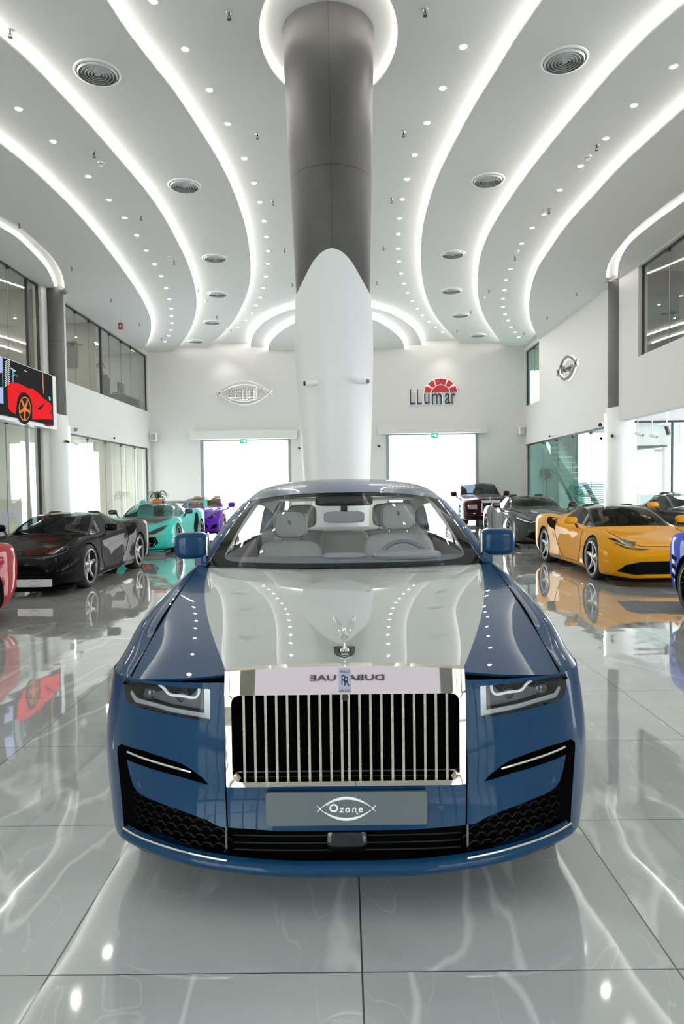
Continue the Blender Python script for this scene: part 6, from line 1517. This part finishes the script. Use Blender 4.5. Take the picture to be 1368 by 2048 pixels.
# --- dark grey coupe, right
c = build_car('sports_car', 'dark grey front-engined coupe behind the yellow car', (5.17, 16.72, 0), 0.0, ST_GT, [paint('graphite_paint', (.040, .046, .046), .1, .45, 1.4, .5), glass('grey_teal_glass', (.34, .44, .42), .8, 1.4), M_gloss_black], (.88, 3.60), r_w=.35, spokes=10, roof_y=(1.75, 3.2), rim=M_rimdark)
d = c['decal']; G_ = MATS['graphite_paint']; d('headlamp', [(.44, .635), (.60, .60), (.80, .66), (.88, .74), (.86, .77), (.66, .70)], 'front', M_headl, .006); d('front_grille', [(0, .22), (.56, .22), (.74, .30), (.62, .40), (.36, .46), (0, .47)], 'front', M_void, .006)
c['mirrors'](1.05, 1.95, 1.02, M_carbon, M_carbon, (.24, .13, .14)); c['seam']('door_seam', [(1.65, .85), (1.6, .4), (1.75, .24), (2.8, .24), (2.95, .55), (2.9, .88)], 'side'); c['seam']('bonnet_seam', [(0, .30), (.55, .45), (.70, 1.3), (.72, 1.7)], 'top')
for s in (1, -1): MB().tube([c['on'](u, v, 'front', s, .012) for u, v in ((.47, .650), (.60, .635), (.76, .675), (.86, .745))], .008, 6).build('lamp_strip', M_ledw, c['root'], 60)
MB().prism([(-.94, .2), (-.88, .04), (-.6, -.05), (0, -.08), (.6, -.05), (.88, .04), (.94, .2), (.9, .4), (-.9, .4)], lambda x, y, z: (x, y, .10 + z), .02).build('splitter', M_carbon, c['root'], 0)
# --- maroon limousine near the right doorway
c = build_car('luxury_saloon', 'dark maroon limousine with chrome grille in front of the right rear doorway', (5.48, 25.75, 0), 0.0, ST_LIMO, [paint('maroon_paint', (.035, .006, .009), .2, .45, 1.35, .42), glass('blue_tint', (.20, .25, .30)), paint('maroon_paint', (.035, .006, .009))], (.95, 4.45), r_w=.39, arch_r=.42, glass_y=(1.85, 2.5), side_y=(2.0, 4.5), rear_y=(4.2, 5.0), spokes=8, rim=M_rimcut)
d = c['decal']; t = c['root']; d('headlamp', [(.50, .66), (.84, .66), (.86, .82), (.52, .84)], 'front', mat('lamp_silver'), .008); d('fog_lamp', [(.54, .48), (.80, .49), (.80, .52), (.54, .52)], 'front', M_chrome, .008); d('front_intake', [(0, .30), (.70, .30), (.80, .40), (0, .40)], 'front', M_void, .008)
g = MB(); g.b2(-.34, .34, -.06, .1, .50, .545); g.b2(-.36, .36, -.06, .12, .90, .99); g.b2(-.36, -.31, -.06, .1, .5, .95); g.b2(.31, .36, -.06, .1, .5, .95); go = g.build('grille_surround', M_steel, t, 0)
for k in range(16): MB().b2(-.30 + k * .04 - .008, -.30 + k * .04 + .008, -.055, .0, .545, .90).build('grille_vane', M_chrome, go, 0)
MB().b2(-.33, .33, -.01, .05, .5, .95).build('grille_backing', M_void, go, 0); MB().tube([(0, .06, 1.0), (0, .05, 1.06), (0, .0, 1.12)], [.03, .012, .022], 8).build('mascot', M_chrome, t, 60)
d('bonnet_panel', [(0, .12), (.34, .16), (.62, 1.75), (0, 1.80)], 'top', mat('champagne_paint', (.20, .17, .14), .3, .6, coat=1), .004); c['mirrors'](1.07, 2.0, 1.22, MATS['maroon_paint'], MATS['maroon_paint'], (.24, .16, .2)); d('chrome_line', [(0, .425), (.78, .425), (.84, .44), (0, .44)], 'front', M_chrome, .010)
# --- red car at the left edge (rear haunch) and blue car at the right edge
c = build_car('sports_car', 'red sports car cut off by the left edge, rear haunch and wheel showing', (-5.12, 4.12, 0), 0.0, ST_MID, [paint('red_paint', (.40, .004, .010), 0, .45, 1.35, .42), M_tint, M_gloss_black], (1.03, 3.67), hubcol=M_black, rim=M_spoke, lip=M_rimcut, r_w=.352, arch_r=.385)
mid_engine_details(c, MATS['red_paint'], M_carbon)
c = build_car('sports_car', 'bright blue sports car cut off by the right edge, rear wheel arch with louvres showing', (5.00, 4.05, 0), 0.0, ST_MID, [paint('azure_paint', (.006, .07, .55), 0, .45, 1.35, .42), M_tint, M_gloss_black], (1.05, 3.92), hubcol=M_black, rim=M_rimdark, twin=True, r_w=.352, arch_r=.40, sy=1.0, sz=1.04)
mid_engine_details(c, MATS['azure_paint'], M_carbon)
for k in range(3): c['decal']('rear_louvre', [(4.28 + .02 * k, .62 - .11 * k), (4.46, .65 - .11 * k), (4.46, .70 - .11 * k), (4.28 + .02 * k, .67 - .11 * k)], 'side', M_void, .006)
# --- black car with yellow flashes, half hidden in the lobby opening
c = build_car('sports_car', 'black-roofed car with a yellow edge half hidden behind the yellow sports car, right edge', (8.05, 13.6, 0), 0.0, ST_GT, [MATS['black_paint'], glass('grey_teal_glass'), M_gloss_black], (.88, 3.60), r_w=.36, spokes=10, roof_y=(1.7, 4.5), sz=1.06, sx=1.0)
c['mirrors'](1.05, 1.95, 1.08, MATS['yellow_paint'], M_black); c['decal']('headlamp', [(.50, .62), (.66, .62), (.86, .76), (.86, .80), (.64, .72)], 'front', M_headl, .006); c['decal']('yellow_flash', [(2.6, .80), (4.0, .86), (4.0, .96), (2.6, .92)], 'side', MATS['yellow_paint'], .006)
